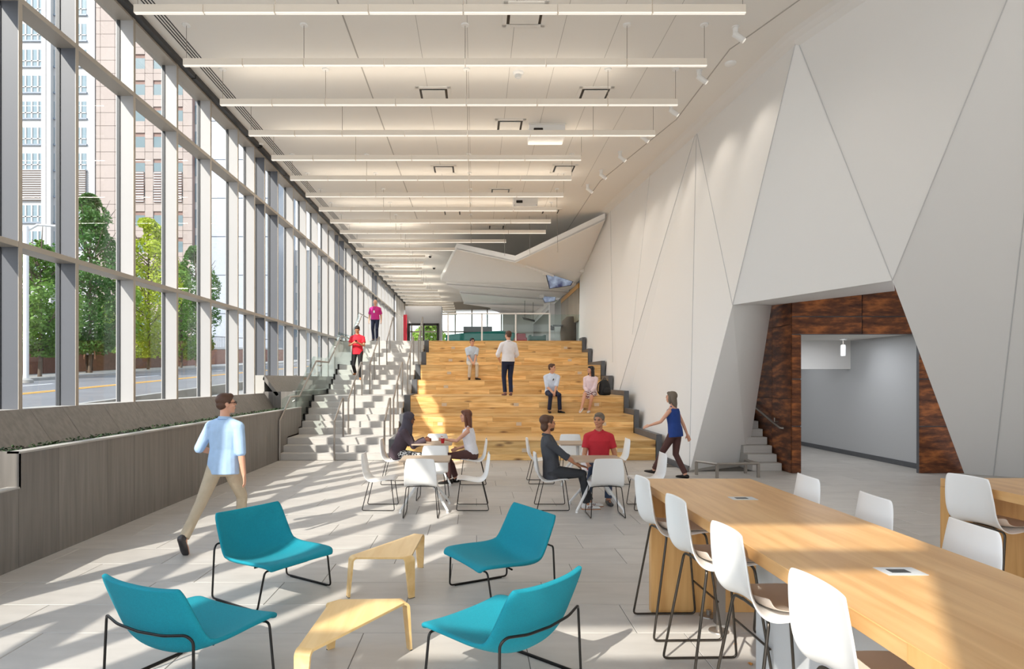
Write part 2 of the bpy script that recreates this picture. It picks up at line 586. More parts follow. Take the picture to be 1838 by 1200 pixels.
facet([N1, PL, PR]); facet([N1, PR, CT]); facet([PR, RB, DB, CT])
facet([CT, DB, E1]); facet([CT, E1, C5]); facet([C5, E1, E2]); facet([C5, E2, C6])
facet([N1, N2, PL]); facet([N2, B0, PL]); facet([N2, ML, B0]); facet([N2, MA, ML])
facet([N2, N3, MA]); facet([N3, MF, MA]); facet([N3, N4, MF]); facet([MF, MFL, ML, MA])
IB = V((5.96, 14.1, 0)); IT = UY(1385, 548, 13.6); IR = UY(1606, 522, 12.86)
facet([PL, B0, IB, IT], 'reveal_panel', out=(-.3, 1, 0), th=.03)
IC = UY(1424, 543, 12.88)
facet([PL, PR, IR, IC], 'soffit_panel', out=(0, 0, 1), th=.03)
facet([PL, IC, IT], 'soffit_panel', out=(0, 0, 1), th=.03)


def line(a, b, r=.009, n=V((-1, -1, 0))):
    d = n.normalized() * .004
    MB().tube([a + d, b + d], r, 4).build('panel_joint', M['wallgroove'], wr)


for a, b in ((N1, PL), (N1, PR), (CT, PR), (CT, DB), (N2, PL), (N2, B0), (N2, MA)): line(a, b)
line(N3, UY(1100, 650, 20.5), .006); line(N2 + V((-.3, 3, 0)), UY(1135, 600, 17.6), .004)
# cove between wall and ceiling
cv = MB()
tops = [C6, C5, CT, N1, N2, N3, N4]
for a, b in zip(tops[:-1], tops[1:]):
    o = V((-.28, -.12, 0)); dn = V((.22, .12, -.30))
    for u in range(5):
        t0, t1 = u / 5, (u + 1) / 5
        f = lambda p, t: p + o * (1 - math.sin(t * math.pi / 2)) + dn * (1 - math.cos(t * math.pi / 2))
        cv.add([f(a, t0), f(b, t0), f(b, t1), f(a, t1)], [(0, 1, 2, 3)])
cv.build('cove', M['wall'], wr, smooth=60)

# closing walls
MB().box(6.35, 9.5, 18.8, 19.0, 0, 4).box(9.36, 9.5, 12.95, 19, 0, 4).build('wall_corridor', M['greypanel'], kind='structure')
MB().box(9.335, 9.36, 13.0, 18.8, 0, .11).build('baseboard_corridor', M['curb'], kind='structure')
MB().box(6.6, 9.4, 12.95, 18.9, 2.86, 3.0).build('ceiling_corridor', M['ceil'], kind='structure')
MB().box(6.6, 9.36, 16.0, 16.2, 2.15, 2.86).build('bulkhead', M['wall'], kind='structure')

# rust clad wall : panels
rw = empty('wall_rust', (0, 0, 0), kind='structure')
RY = 12.9


def rpanel(x0, x1, z0, z1, poly=None):
    g = .010
    if poly is None: poly = [(x0 + g, z0 + g), (x1 - g, z0 + g), (x1 - g, z1 - g), (x0 + g, z1 - g)]
    c = (sum(p[0] for p in poly) / len(poly), sum(p[1] for p in poly) / len(poly))
    b = MB().prism([(p[0] - c[0], 0, p[1] - c[1]) for p in poly], (0, .025, 0))
    o = b.build('rust_panel', M['rust'], rw)
    o.location = (c[0], RY, c[1])


for z0, z1 in ((0, .95), (.95, 1.9), (1.9, 2.8)): rpanel(6.36, 6.56, z0, z1)
for x0, x1 in ((6.36, 7.78), (7.78, 8.86), (8.86, 10.0)):
    for z0, z1 in ((2.8, 3.16), (3.16, 3.9)): rpanel(x0, x1, z0, z1)
for z0, z1 in ((0, .95), (.95, 1.9), (1.9, 2.8)): rpanel(8.93, 9.9, z0, z1)
MB().box(6.38, 10.0, RY + .025, RY + .1, 2.8, 4).box(6.38, 6.55, RY + .025, RY + .1, 0, 2.8).box(8.94, 9.9, RY + .025, RY + .1, 0, 2.8).box(6.405, 6.5, RY + .03, 17.0, 0, 4.4).build('backing', M['curb'], rw)
for y0, y1 in ((12.93, 13.75), (13.75, 14.6), (14.6, 15.6), (15.6, 17.0)):
    for z0, z1 in ((0, 1.5), (1.5, 3.0), (3.0, 4.4)):
        o = MB().box(-.02, .02, -(y1 - y0) / 2 + .005, (y1 - y0) / 2 - .005, -(z1 - z0) / 2 + .005, (z1 - z0) / 2 - .005).build('rust_panel', M['rust'], rw)
        o.location = (6.38, (y0 + y1) / 2, (z0 + z1) / 2)
MB().box(5.3, 6.36, 17, 17.1, 0, 4.4).box(5.5, 6.36, 13.9, 17.1, 4.3, 4.4).build('wall_stairwell', M['wall'], kind='structure')
st2 = empty('small_stairs', (0, 0, 0), label='short flight of pale stone steps beside the rust-coloured wall inside the opening', cat='stairs')
for k in range(9):
    z = .16 * (k + 1)
    yk = 13.25 + .22 * k
    MB().box(min(6.2, max(5.72, 4.42 + 1.59 * (yk - 13.1))), 6.33, yk, 16.9, z - .16, z).build('step', M['stone'], st2, bevel=.006)
hr = empty('wall_handrail', (0, 0, 0), label='slim handrail fixed to the rust-coloured side wall above the short steps', cat='handrail')
a, b = UY(1354, 716, 14.9), UY(1406, 768, 13.2)
a.x = 6.27; b.x = 6.27
MB().tube([a + V((0, .6, .55)), a, b, b + V((.06, -.02, 0))], .022, 10, bend=.04).build('rail', M['steel'], hr, smooth=50)
MB().tube([b + V((0, .25, .2)), b + V((.0, .25, .12)), b + V((.09, .25, .12))], .01, 6).build('bracket', M['steel'], hr)
pl_ = empty('pendant_lamp', (8.6, 15.0, 2.86), label='small white cylinder pendant lamp hanging from the corridor ceiling', cat='lamp')
MB().lathe((0, 0, -.05), [(.08, 0), (.08, .05)], 16).build('canopy', M['white'], pl_, smooth=40)
MB().tube([(0, 0, -.05), (0, 0, -.16)], .008, 6).build('stem', M['steel'], pl_)
MB().lathe((0, 0, -.42), [(.05, 0), (.055, .02), (.055, .24), (.045, .26)], 16).build('lamp_shade', M['white'], pl_, smooth=40)

# low rail in front of the leaning wall leg
lr = empty('low_rail', (0, 0, 0), label='low grey metal guard rail standing in front of the leaning white wall leg', cat='rail')
pp = [U(1250, 851.6, 0), U(1287, 857.5, 0), U(1361, 856.6, 0), U(1338, 849, 0)]
for p in pp: MB().box(p.x - .025, p.x + .025, p.y - .025, p.y + .025, 0, .26).build('post', M['steel'], lr)
MB().tube([p + V((0, 0, .27)) for p in pp], .028, 6).build('rail', M['steel'], lr)
MB().prism([B0 + V((-.03, -.03, 0)), IB + V((-.0, -.04, 0)), IB, B0], (0, 0, .1)).build('baseboard_right', M['zincl'], kind='structure')
bb = MB()
for a, b in ((V((4.36, 15, 0)), B0),): bb.prism([a + V((-.04, 0, 0)), b + V((-.04, -.02, 0)), b, a], (0, 0, .12))
bb.build('baseboard_bleacher', M['curb'], kind='structure')

# ---- wall behind the camera with the big south window
wb = empty('wall_back', (0, 0, 0), kind='structure')
s = MB().box(-6, 14, -2.7, -2.5, 6.5, ZC).box(-6, -5.2, -2.7, -2.5, 0, 6.5).box(7.4, 14, -2.7, -2.5, 0, 6.5).box(-1.33, -.99, -2.7, -2.5, 0, 6.5).box(3.2, 3.5, -2.7, -2.5, 0, 6.5)
s.build('back_piers', M['wall'], wb)
s = MB().box(-5.2, 7.4, -2.68, -2.52, 5.73, 5.89).box(-5.2, 7.4, -2.68, -2.52, 2.9, 3.0)
s.build('transom', M['frame'], wb)
MB().box(-5.2, 7.4, -2.6, -2.59, 0, 6.5).build('pane', M['glass'], wb)
MB().box(13, 13.2, -2.6, 12, 0, ZC).build('wall_far_right', M['wall'], kind='structure')

# ---- planters along the window
pl = empty('lower_planter', (0, 0, 0), label='long dark grey metal clad planter below the tall windows', cat='planter')
y = -2.4
while y < 16.9:
    y1 = min(y + random.choice((.62, .78, .94)), 16.9)
    if y < 6.45 < y1: y1 = 6.45
    h = .80 if y1 <= 6.46 else 1.15
    if y1 <= 14.98 or True:
        MB().box(-4.68, -4.6, y + .002, y1 - .002, 0, h).build('cladding_panel', M['zinc'], pl)
    if y1 > 6.5:
        MB().add([(-5.58, y + .003, 1.53), (-5.58, y1 - .003, 1.53), (-5.25, y1 - .003, 1.05), (-5.25, y + .003, 1.05), (-5.6, y + .003, 1.5), (-5.6, y1 - .003, 1.5), (-5.29, y1 - .003, 1.03), (-5.29, y + .003, 1.03)],
                 [(0, 3, 2, 1), (4, 5, 6, 7), (0, 1, 5, 4), (2, 3, 7, 6), (1, 2, 6, 5), (3, 0, 4, 7)]).build('sloped_panel', M['zinc'], pl)
    else:
        MB().add([(-5.58, y + .003, 1.53), (-5.58, y1 - .003, 1.53), (-5.0, y1 - .003, .68), (-5.0, y + .003, .68), (-5.62, y + .003, 1.5), (-5.62, y1 - .003, 1.5), (-5.04, y1 - .003, .66), (-5.04, y + .003, .66)],
                 [(0, 3, 2, 1), (4, 5, 6, 7), (0, 1, 5, 4), (2, 3, 7, 6), (1, 2, 6, 5), (3, 0, 4, 7)]).build('sloped_panel', M['zinc'], pl)
    y = y1
MB().box(-4.72, -4.59, 6.45, 16.9, 1.15, 1.17).box(-4.72, -4.59, -2.4, 6.45, .80, .815).build('top_edge', M['zincl'], pl)
MB().prism([(-5.58, 6.45, .8), (-4.6, 6.45, .8), (-4.6, 6.45, 1.17), (-5.25, 6.45, 1.17), (-5.58, 6.45, 1.5)], (0, .03, 0)).build('end_panel', M['zinc'], pl)
MB().box(-5.5, -4.7, 6.5, 16.85, .9, 1.10).box(-5.5, -4.7, -2.4, 6.44, .3, .66).build('soil', M['soil'], pl, kind='stuff')
lv = MB()
for i in range(2600):
    yy = random.uniform(6.6, 16.8); xx = random.uniform(-5.2, -4.74)
    c = V((xx, yy, 1.10 + random.uniform(0, .055)))
    a = V((random.uniform(-1, 1), random.uniform(-1, 1), random.uniform(-.4, .6))).normalized() * .022
    b = a.cross(V((random.uniform(-1, 1), random.uniform(-1, 1), 1))).normalized() * .014
    lv.add([c - a, c + b, c + a, c - b], [(0, 1, 2, 3)])
tag(lv.build('groundcover', M['plant'], None), 'low dark green groundcover growing in the planter under the windows', 'plants', kind='stuff')

pu = empty('upper_planter', (0, 0, 0), label='upper grey metal clad planter box beside the glass balustrade of the stairs', cat='planter')
MB().box(-5.6, -4.72, 16.9, 16.96, 0, 1.57).build('end_panel', M['zinc'], pu)
MB().box(-4.8, -4.72, 16.96, 25.3, 0, 1.57).build('front_panel', M['zinc'], pu)
MB().box(-4.82, -4.70, 16.88, 25.3, 1.57, 1.59).build('top_edge', M['zincl'], pu)
MB().add([(-5.58, 16.9, 2.0), (-5.58, 25.3, 2.0), (-5.2, 25.3, 1.5), (-5.2, 16.9, 1.5), (-5.62, 16.9, 1.9), (-5.62, 25.3, 1.9), (-5.26, 25.3, 1.45), (-5.26, 16.9, 1.45)],
         [(0, 3, 2, 1), (4, 5, 6, 7), (0, 1, 5, 4), (2, 3, 7, 6), (1, 2, 6, 5), (3, 0, 4, 7)]).build('sloped_panel', M['zinc'], pu)
MB().box(-5.5, -4.8, 17, 25.2, 1.2, 1.52).build('soil', M['soil'], pu, kind='stuff')

# ---- stairs
stairs = empty('main_stairs', (-3.3, 15, 0), label='wide pale stone staircase with landings rising left of the oak seating', cat='stairs')
sy = [15.0, 15.32, 15.64] + [16.64 + .32 * i for i in range(6)] + [20.0 + .32 * i for i in range(6)] + [23.8 + .32 * i for i in range(6)]
sz = []
for t in range(7):
    for k in (1, 2, 3): sz.append(TZ[t] + (TZ[t + 1] - TZ[t]) * k / 3)
for i in range(21):
    z0 = sz[i - 2] if i > 1 else 0
    y1 = sy[i + 1] + .3 if i < 20 else 26.2
    xl = -4.78 if i < 2 else -4.6
    o = MB().box(xl + 3.3, -2.04 + 3.3, sy[i] - 15, y1 - 15, z0 - .02 if i > 1 else 0, sz[i]).build('step', M['stone'], stairs, bevel=.006, bseg=1)
sb = MB().prism([(-2.04 + 3.3, sy[3] - 15 + .3, 0), (-2.04 + 3.3, 11.2, 0), (-2.04 + 3.3, 11.2, 3.1), (-2.04 + 3.3, 10.4, 2.9)], (-2.55, 0, 0)).build('stair_base', M['stone'], stairs)
# dark stringer line at the left of the steps
sg = MB()
for i in range(21):
    y1 = sy[i + 1] if i < 20 else 26.2
    if i > 1: sg.box(-4.66, -4.60, sy[i] + .0, y1 + .0, sz[i] - .25, sz[i] + .03)
sg2 = sg.build('glass_shoe', M['black'], None)
sg2.parent = stairs; sg2.location = (3.3, -15, 0)


def nz(y):
    'nosing line height with flat landings'
    for a, b in ((0, 2), (3, 8), (9, 14), (15, 20)):
        if y <= sy[a]: return (sz[a - 1] if a else 0) + .0
        if y <= sy[b]: return sz[a] + (sz[b] - sz[a]) * (y - sy[a]) / (sy[b] - sy[a])
    return sz[20]


rail_lab = {-3.3: 'middle of the main stairs', -2.13: 'main stairs beside the oak seating'}
fl_lab = ['lowest', 'second', 'third', 'topmost']
for X in (-3.3, -2.13):
    for fi, (a, b) in enumerate(((0, 2), (3, 8), (9, 14), (15, 20))):
        ya, yb = sy[a] - .06, sy[b] + .3
        za = (sz[a - 1] if a else 0)
        zb = sz[b]
        r = empty('stair_handrail', (X, ya, za), label=f'{fl_lab[fi]} flight brushed steel handrail in the {rail_lab[X]}', cat='handrail', group='stair handrails')
        L_ = yb - ya
        MB().tube([(0, 0, .92), (0, L_ - .12, zb - za + .95), (0, L_, zb - za + .95)], .024, 8).build('rail', M['steel'], r, smooth=50)
        MB().tube([(0, 0, 0), (0, 0, .93)], .022, 8).build('post', M['steel'], r, smooth=50)
        MB().tube([(0, L_, zb - za), (0, L_, zb - za + .96)], .022, 8).build('post', M['steel'], r, smooth=50)
        if b - a > 3:
            ym = (sy[a] + sy[b]) / 2
            i = (a + b) // 2
            MB().tube([(0, sy[i] + .16 - ya, sz[i] - za), (0, sy[i] + .16 - ya, .92 + (zb - za) * ((sy[i] + .16 - ya) / L_))], .02, 8).build('post', M['steel'], r, smooth=50)

bal = empty('glass_balustrade', (-4.63, 15, 0), label='green edged glass balustrade with steel handrail on the window side of the stairs', cat='balustrade')
ys = [15.3, 16.5, 18.3, 19.9, 21.7, 23.7, 25.5]
for a, b in zip(ys[:-1], ys[1:]):
    MB().prism([(0, a - 15 + .02, nz(a) - .1), (0, b - 15 - .02, nz(b) - .1), (0, b - 15 - .02, nz(b) + 1.12), (0, a - 15 + .02, nz(a) + 1.12)], (-.015, 0, 0)).build('pane', M['gglass'], bal)
hp = [(.06, -.08, .0), (.06, -.08, .93)]
hp += [(.06, y - 15, nz(y) + .93 + (.06 if y > 15.5 else 0)) for y in (15.8, 16.6, 18.35, 19.9, 21.75, 23.7, 25.6)]
MB().tube(hp, .024, 8).build('handrail', M['steel'], bal, smooth=50)
for y in (16.2, 18.0, 19.0, 21.0, 23.0, 25.0):
    MB().tube([(0, y - 15, nz(y) + .86), (.06, y - 15, nz(y) + .9)], .02, 8).build('bracket', M['steel'], bal)
MB().tube([(0, 25.5 - 15, ZT + 1.1), (0, 30 - 15, ZT + 1.1)], .02, 8).build('cap_rail', M['steel'], bal)

# ---- tiered oak seating
se = empty('tiered_seating', (0, 15, 0), label='broad oak plank seating tiers rising to the upper floor', cat='seating')
XL, XR = -1.86, 4.21
for t in range(1, 8):
    y0 = TY[t] - 15
    y1 = (TY[t + 1] if t < 7 else 26.2) - 15
    z0, z1 = TZ[t - 1], TZ[t]
    MB().box(XL, XR, y0 + .025, y1 + .03, z0 if t < 2 else z0 - .2, z1 - .028).build('riser_core', M['curb'], se)
    MB().box(XL, XR, y0 - .004, y1 + .03, z1 - .028, z1).build('tread', M['oakt'], se, bevel=.004, bseg=1)
    hh = (z1 - z0 - .03) / 3
    for r in range(3):
        x = XL + .0
        first = True
        while x < XR - .02:
            L_ = random.uniform(.5, 2.3) if first else random.uniform(1.1, 2.4)
            first = False
            x1 = min(x + L_, XR)
            if XR - x1 < .45: x1 = XR
            l2 = (x1 - x) / 2
            o = MB().box(-l2 + .0012, l2 - .0012, -.012, .012, -hh / 2 + .0012, hh / 2 - .0012).build('plank', M['oak'], se)
            o.location = ((x + x1) / 2, y0 + .012 + random.uniform(-.001, .001), z0 + hh * (r + .5))
            x = x1
    for px in ((-.9 if t % 2 else -.95), (1.15 if t < 7 else 9), 3.35 + .03 * t):
        if px > 5: continue
        MB().box(px - .07, px + .07, y0 - .008, y0 + .01, z0 + .19, z0 + .28).build('outlet_plate', M['plug'], se)
for side, xa, xb, hh, nm in ((0, -2.04, -1.87, .02, 'left'), (1, 4.22, 4.352, .14, 'right')):
    c = empty('stepped_curb', (0, 15, 0), label=f'dark grey stepped curb along the {nm} end of the oak seating', cat='curb')
    for t in range(1, 8):
        y1 = (TY[t + 1] if t < 7 else 26.2) - 15
        MB().box(xa, xb, TY[t] - 15 - (.03 if side else 0), y1, 0, TZ[t] + hh).build('curb_step', M['curb'], c)

# ---- upper floor
uf = MB().box(-5.8, 6, 26.1, 56.5, 3.0, ZT).build('floor_upper', M['tile'], kind='structure')
# storefront at the far end
wf = empty('wall_far', (0, 0, 0), kind='structure')
YF = 50
s = MB()
for x in (-5.0, -4.3, -3.0, -1.6, -.3, .9, 2.0): s.box(x - .05, x + .05, YF, YF + .12, ZT, 7.4)
s.box(-5.8, 2.1, YF, YF + .12, 5.55, 5.65).box(-5.8, 2.1, YF, YF + .12, 7.3, ZC)
s.build('frame', M['frame'], wf)
MB().box(-5.8, 2.1, YF + .05, YF + .07, ZT, 7.4).build('pane', M['glass'], wf)
MB().box(2.1, 7, YF, YF + .1, ZT, ZC).build('end_panel', M['wall'], wf)
MB().box(-5.8, -5.6, 45, YF, ZT, 7.78).build('wall_return', M['wall'], kind='structure')
vb = empty('door_1', (-3.6, 44, ZT), kind='structure')
MB().box(-1.25, 1.25, 0, 1.2, 2.3, 3.5).build('portal', mat('portal_grey', (.30, .30, .31, 1), .5), vb)
s = MB()
for x in (-1.0, 0, 1.0): s.box(x - .08, x + .08, -.05, .05, 0, 2.3)
s.box(-1.0, 1.0, -.05, .05, 2.15, 2.3)
s.build('frame', M['black'], vb)
MB().box(-1.25, -1.08, 0, 1.2, 0, 2.3).box(1.08, 1.25, 0, 1.2, 0, 2.3).build('jamb', bpy.data.materials['portal_grey'], vb)
rd = MB().box(-4.95, -4.72, 43.8, 44, ZT, 6.3).build('red_banner', mat('red_paint', srgb(205, 40, 60), .5))
tag(rd, 'narrow red panel standing left of the far entrance portal', 'panel')
MB().box(-.9, 1.2, 47, 50, 5.25, 5.75).build('entrance_canopy', M['dark'], label='dark horizontal canopy over the far entrance seen through glass', cat='canopy')

# side wall on the upper floor with oak slats
ws = empty('wall_upper_right', (0, 0, 0), kind='structure')
MB().box(4.5, 4.7, 26.4, 50, ZT, 6.2).build('grey_panel', mat('upper_grey', (.25, .25, .24, 1), .6), ws)
MB().box(4.3, 7, 26.4, 50, 6.3, ZC).build('wall_header', M['wall'], ws)
M['slat'] = wood('smoked_oak', srgb(132, 116, 92), srgb(104, 92, 74), srgb(60, 46, 34), 2, 1.0, .5)
MB().box(4.38, 4.5, 27.4, 33, 5.8, 6.0).build('gold_strip', mat('gold_strip', srgb(190, 140, 70), .5), ws)
y = 27.4
while y < 33:
    MB().box(4.40, 4.5, y, y + .42, ZT + 1.0, 5.8).build('slat', M['slat'], ws)
    y += .44

# glass guard on top of the seating
gg = empty('glass_guard', (0, 25.7, ZT), label='white framed glass guard rail along the top of the oak seating', cat='guard rail')
gx = [-1.11, .245, 1.6, 2.96]
for x in gx: MB().box(x - .03, x + .03, -.03, .03, 0, 1.1).build('post', M['white'], gg)
MB().box(-1.14, 2.99, -.03, .03, 1.08, 1.13).build('top_rail', M['white'], gg)
for a, b in list(zip(gx[:-1], gx[1:])) + [(2.96, 4.2)]: MB().box(a + .03, b - .03, -.006, .006, .05, 1.07).build('pane', M['gglass'], gg)

# ---- faceted hanging soffit
sf = empty('hanging_soffit', (0, 0, 0), label='white faceted soffit hung from the ceiling above the top of the seating', cat='soffit')
A, B, C = UY(820, 447, 26), UY(925, 470, 24), UY(1086, 394, 22.9)
A2, E = UY(791, 503, 30), UY(1034, 507, 27.5)
W1 = UY(1042, 500, 27.4)
lip = V((0, 0, .24))
up = V((0, 0, .05))


def sfac(ps, name='facet', mt='wall', d=up):
    return MB().prism(ps, d).build(name, M[mt], sf)


R1L, R1R = UY(800, 505, 30), UY(1036, 521, 31)
sfac([B, C, W1, E])
sfac([A2, A, B, E, R1R, R1L])
th = V((0, .06, 0))
for a, b in ((A, B), (B, C), (A2, A)):
    MB().prism([a - V((0, 0, .02)), b - V((0, 0, .02)), b + lip, a + lip], th).build('lip', M['white'], sf)
MB().prism([B + V((.4, .3, -.05)), E, E - V((0, 0, .08)), B + V((.4, .3, -.13))], th).build('lip', M['white'], sf)
rows = [(R1L, R1R), (UY(825, 521, 34), UY(1028, 537, 35)), (UY(832, 541, 40), UY(1015, 546, 41)), (UY(880, 552, 46), UY(1000, 560, 47)), (UY(900, 562, 49.9), UY(990, 568, 49.9))]
for i, (l, r) in enumerate(rows[:-1]):
    dz = V((0, 0, -.14))
    MB().prism([l + dz, r + dz, r, l], th).build('lip', M['white'], sf)
    l2, r2 = rows[i + 1]
    sfac([l + dz, r + dz, r2, l2])
    MB().prism([l + dz, l2, l2 + V((0, 0, .5)), l + V((0, 0, .5))], (.05, 0, 0)).build('side_panel', M['wall'], sf)
for i, (px, py, Y) in enumerate(((905, 440, 23.9), (950, 430, 23.6), (1000, 405, 23.3))):
    p = UY(px, py, Y)
    MB().tube([(p.x, p.y, ZC), (p.x + .02, p.y, ZC - 1.4)], .008, 5).build('hanger_rod', M['steel'], sf)
# video screens hung under the soffit
M['screen'] = None
m = bpy.data.materials.new('screen_picture'); m.use_nodes = True
N_, L_ = m.node_tree.nodes, m.node_tree.links
b = N_['Principled BSDF']; t = N_.new('ShaderNodeTexCoord'); n = N_.new('ShaderNodeTexNoise'); r = N_.new('ShaderNodeValToRGB')
n.inputs['Scale'].default_value = 2.2; n.inputs['Detail'].default_value = 5
r.color_ramp.elements[0].position = .35; r.color_ramp.elements[0].color = srgb(40, 44, 90)
r.color_ramp.elements[1].position = .65; r.color_ramp.elements[1].color = srgb(190, 205, 225)
L_.new(t.outputs['Object'], n.inputs['Vector']); L_.new(n.outputs[0], r.inputs[0]); L_.new(r.outputs[0], b.inputs['Emission Color'])
b.inputs['Emission Strength'].default_value = .55; b.inputs['Base Color'].default_value = (.02, .02, .03, 1)
M['screen'] = m
for nm, q4, Y in (('large', ((979, 489), (1029, 505), (1025, 512), (986, 518)), 26.0), ('small', ((972, 531), (998, 533), (996, 540), (978, 543)), 33)):
    ps = [UY(x, y, Y) for x, y in q4]
    s_ = empty('video_screen', ps[0], label=f'{nm} blue and white video screen hung under the white soffit', cat='screen')
    MB().prism([p - ps[0] for p in ps], (0, .1, 0)).build('housing', M['black'], s_)
    c = sum((p - ps[0] for p in ps), V()) / 4
    MB().prism([c + (p - ps[0] - c) * .94 + V((0, -.012, 0)) for p in ps], (0, .01, 0)).build('display', M['screen'], s_)
    MB().box(-.12, .12, -.05, .05, -.1, .12).build('bracket', M['white'], s_)
# ================================================================= CEILING FIXTURES
segx = [-4.95, -3.94, -2.91, -1.55, -.18, 1.19, 2.56, 3.92]
rightend = {}
for k in range(29):
    if k < 4: rightend[k] = 3.92
    elif k < 10: rightend[k] = 2.56
    elif k == 10: rightend[k] = 1.19
    elif k == 11: rightend[k] = -.85
    elif k < 15: rightend[k] = -2.2 - .2 * (k - 12)
    elif k < 19: rightend[k] = -2.91
    elif k < 23: rightend[k] = -2.3
    else: rightend[k] = -1.55
seg_cache = {}


def seg_mesh(L_):
    key = round(L_, 2)
    if key not in seg_cache:
        h = L_ / 2 - .012
        a = MB().box(-h, h, -.024, .024, -.112, .0).box(-h - .012, -h, -.026, .026, -.12, 0).mesh('lamp_segment', M['lens'])
        b = MB().box(-h, h, -.025, .025, -.128, -.112).mesh('lamp_strip', M['lensb'])
        seg_cache[key] = (a, b)
    return seg_cache[key]


can = MB().lathe((0, 0, 0), [(.065, -.02), (.07, -.005), (.07, 0)], 14).mesh('ceiling_rose', M['white'], 40)
ZL = 7.32
cab = MB().tube([(0, 0, 0), (0, 0, ZC - ZL)], .005, 4).mesh('cable', M['steel'])
ordn = ['nearest', 'second nearest', 'third nearest', 'fourth nearest', 'fifth nearest', 'sixth nearest', 'seventh nearest', 'eighth nearest', 'ninth nearest', 'tenth nearest', 'eleventh nearest', 'twelfth nearest']
assert len(ordn) == 12
for k in range(29):
    Y = 9.29 + 1.56 * k
    if k < 12: lab = f'slim white linear pendant light, {ordn[k]} row under the ceiling'
    elif k < 19: lab = f'short white linear light left of the soffit, {ordn[k - 12]} of the short rows'
    else: lab = f'distant white linear light over the upper floor, {ordn[k - 19]} of the far rows'
    t = empty('linear_light', (0, Y, ZL), label=lab, cat='light', group='rows of linear lights nearest' if k < 12 else ('short linear lights beside the soffit' if k < 19 else 'distant linear lights'))
    xs = [x for x in segx if x < rightend[k] - .2] + [rightend[k]]
    for a, b in zip(xs[:-1], xs[1:]):
        am, bm_ = seg_mesh(b - a)
        o = bpy.data.objects.new('lamp_segment', am); COL.objects.link(o); o.parent = t; o.location = ((a + b) / 2, 0, 0)
        s2 = bpy.data.objects.new('lamp_strip', bm_); COL.objects.link(s2); s2.parent = o
    for x in (-4.95, -2.91, -.18, 2.56, 3.92):
        if x <= rightend[k] + .01:
            xx = x + (.05 if x < -4 else (-.05 if x > 3.9 else 0))
            o = bpy.data.objects.new('cable', cab); COL.objects.link(o); o.parent = t; o.location = (xx, 0, 0)
            o2 = bpy.data.objects.new('ceiling_rose', can); COL.objects.link(o2); o2.parent = o; o2.location = (0, 0, ZC - ZL)

# air diffusers
frame_m = MB()
w2 = .36
for (x0, x1, y0, y1) in ((-w2, w2, -w2, -w2 + .07), (-w2, w2, w2 - .07, w2), (-w2, -w2 + .07, -w2, w2), (w2 - .07, w2, -w2, w2)):
    frame_m.box(x0, x1, y0, y1, -.02, 0)
frame_m = frame_m.mesh('frame', M['ceil'])
vp = MB().chbox(-.24, .24, -.24, .24, -.035, -.012, .01).mesh('plate', M['ceil'])
vd = MB().box(-.29, .29, -.29, .29, -.006, 0).mesh('dark_gap', M['black'])
vents = [(942, 25, 'big square air diffuser above the nearest light row'), (779, 169, 'square air diffuser left of the centre seam behind the second light row'),
         (1066, 169, 'square air diffuser on the right between second and third light rows'), (915, 224, 'square air diffuser just left of the ceiling projector hatch'),
         (797, 303, 'square air diffuser on the left below the fifth light row'), (1012, 302, 'square air diffuser at the right end of the fifth light row'),
         (898, 343, 'square air diffuser between the sixth and seventh light rows'), (812, 381, 'small far air diffuser left of the far projector hatch'),
         (988, 379, 'small far air diffuser right of the far projector hatch'), (891, 407, 'farthest square air diffuser before the faceted soffit')]
for i, (x, y, lb) in enumerate(vents):
    p = U(x, y, ZC)
    t = empty('air_diffuser', p, label=lb, cat='vent', group='ceiling air diffusers')
    for m_, n_ in ((vd, 'dark_gap'), (frame_m, 'frame'), (vp, 'plate')):
        o = bpy.data.objects.new(n_, m_); COL.objects.link(o); o.parent = t
# projector hatches
for x, y, s_, lb in ((980, 240, 1.0, 'white ceiling projector box with black lens hanging near the fourth light row'), (942, 368, .95, 'far white ceiling projector box with square black lens')):
    p = U(x, y - 10, ZC)
    t = empty('projector_box', p, label=lb, cat='projector')
    MB().box(-.42 * s_, .42 * s_, -.28, .28, -.30, -.02).build('housing', M['white'], t, bevel=.01)
    MB().box(-.44 * s_, .44 * s_, -.30, .30, -.03, 0).build('flange', M['ceil'], t)
    MB().box(-.32 * s_, -.10 * s_, -.30, -.27, -.19, -.10).build('lens', M['black'], t, bevel=.02)
    for sx in (-.38, .38): MB().ell((sx * s_, -.28, -.26), (.012, .01, .012), nu=8, nv=5).build('screw', M['steel'], t)
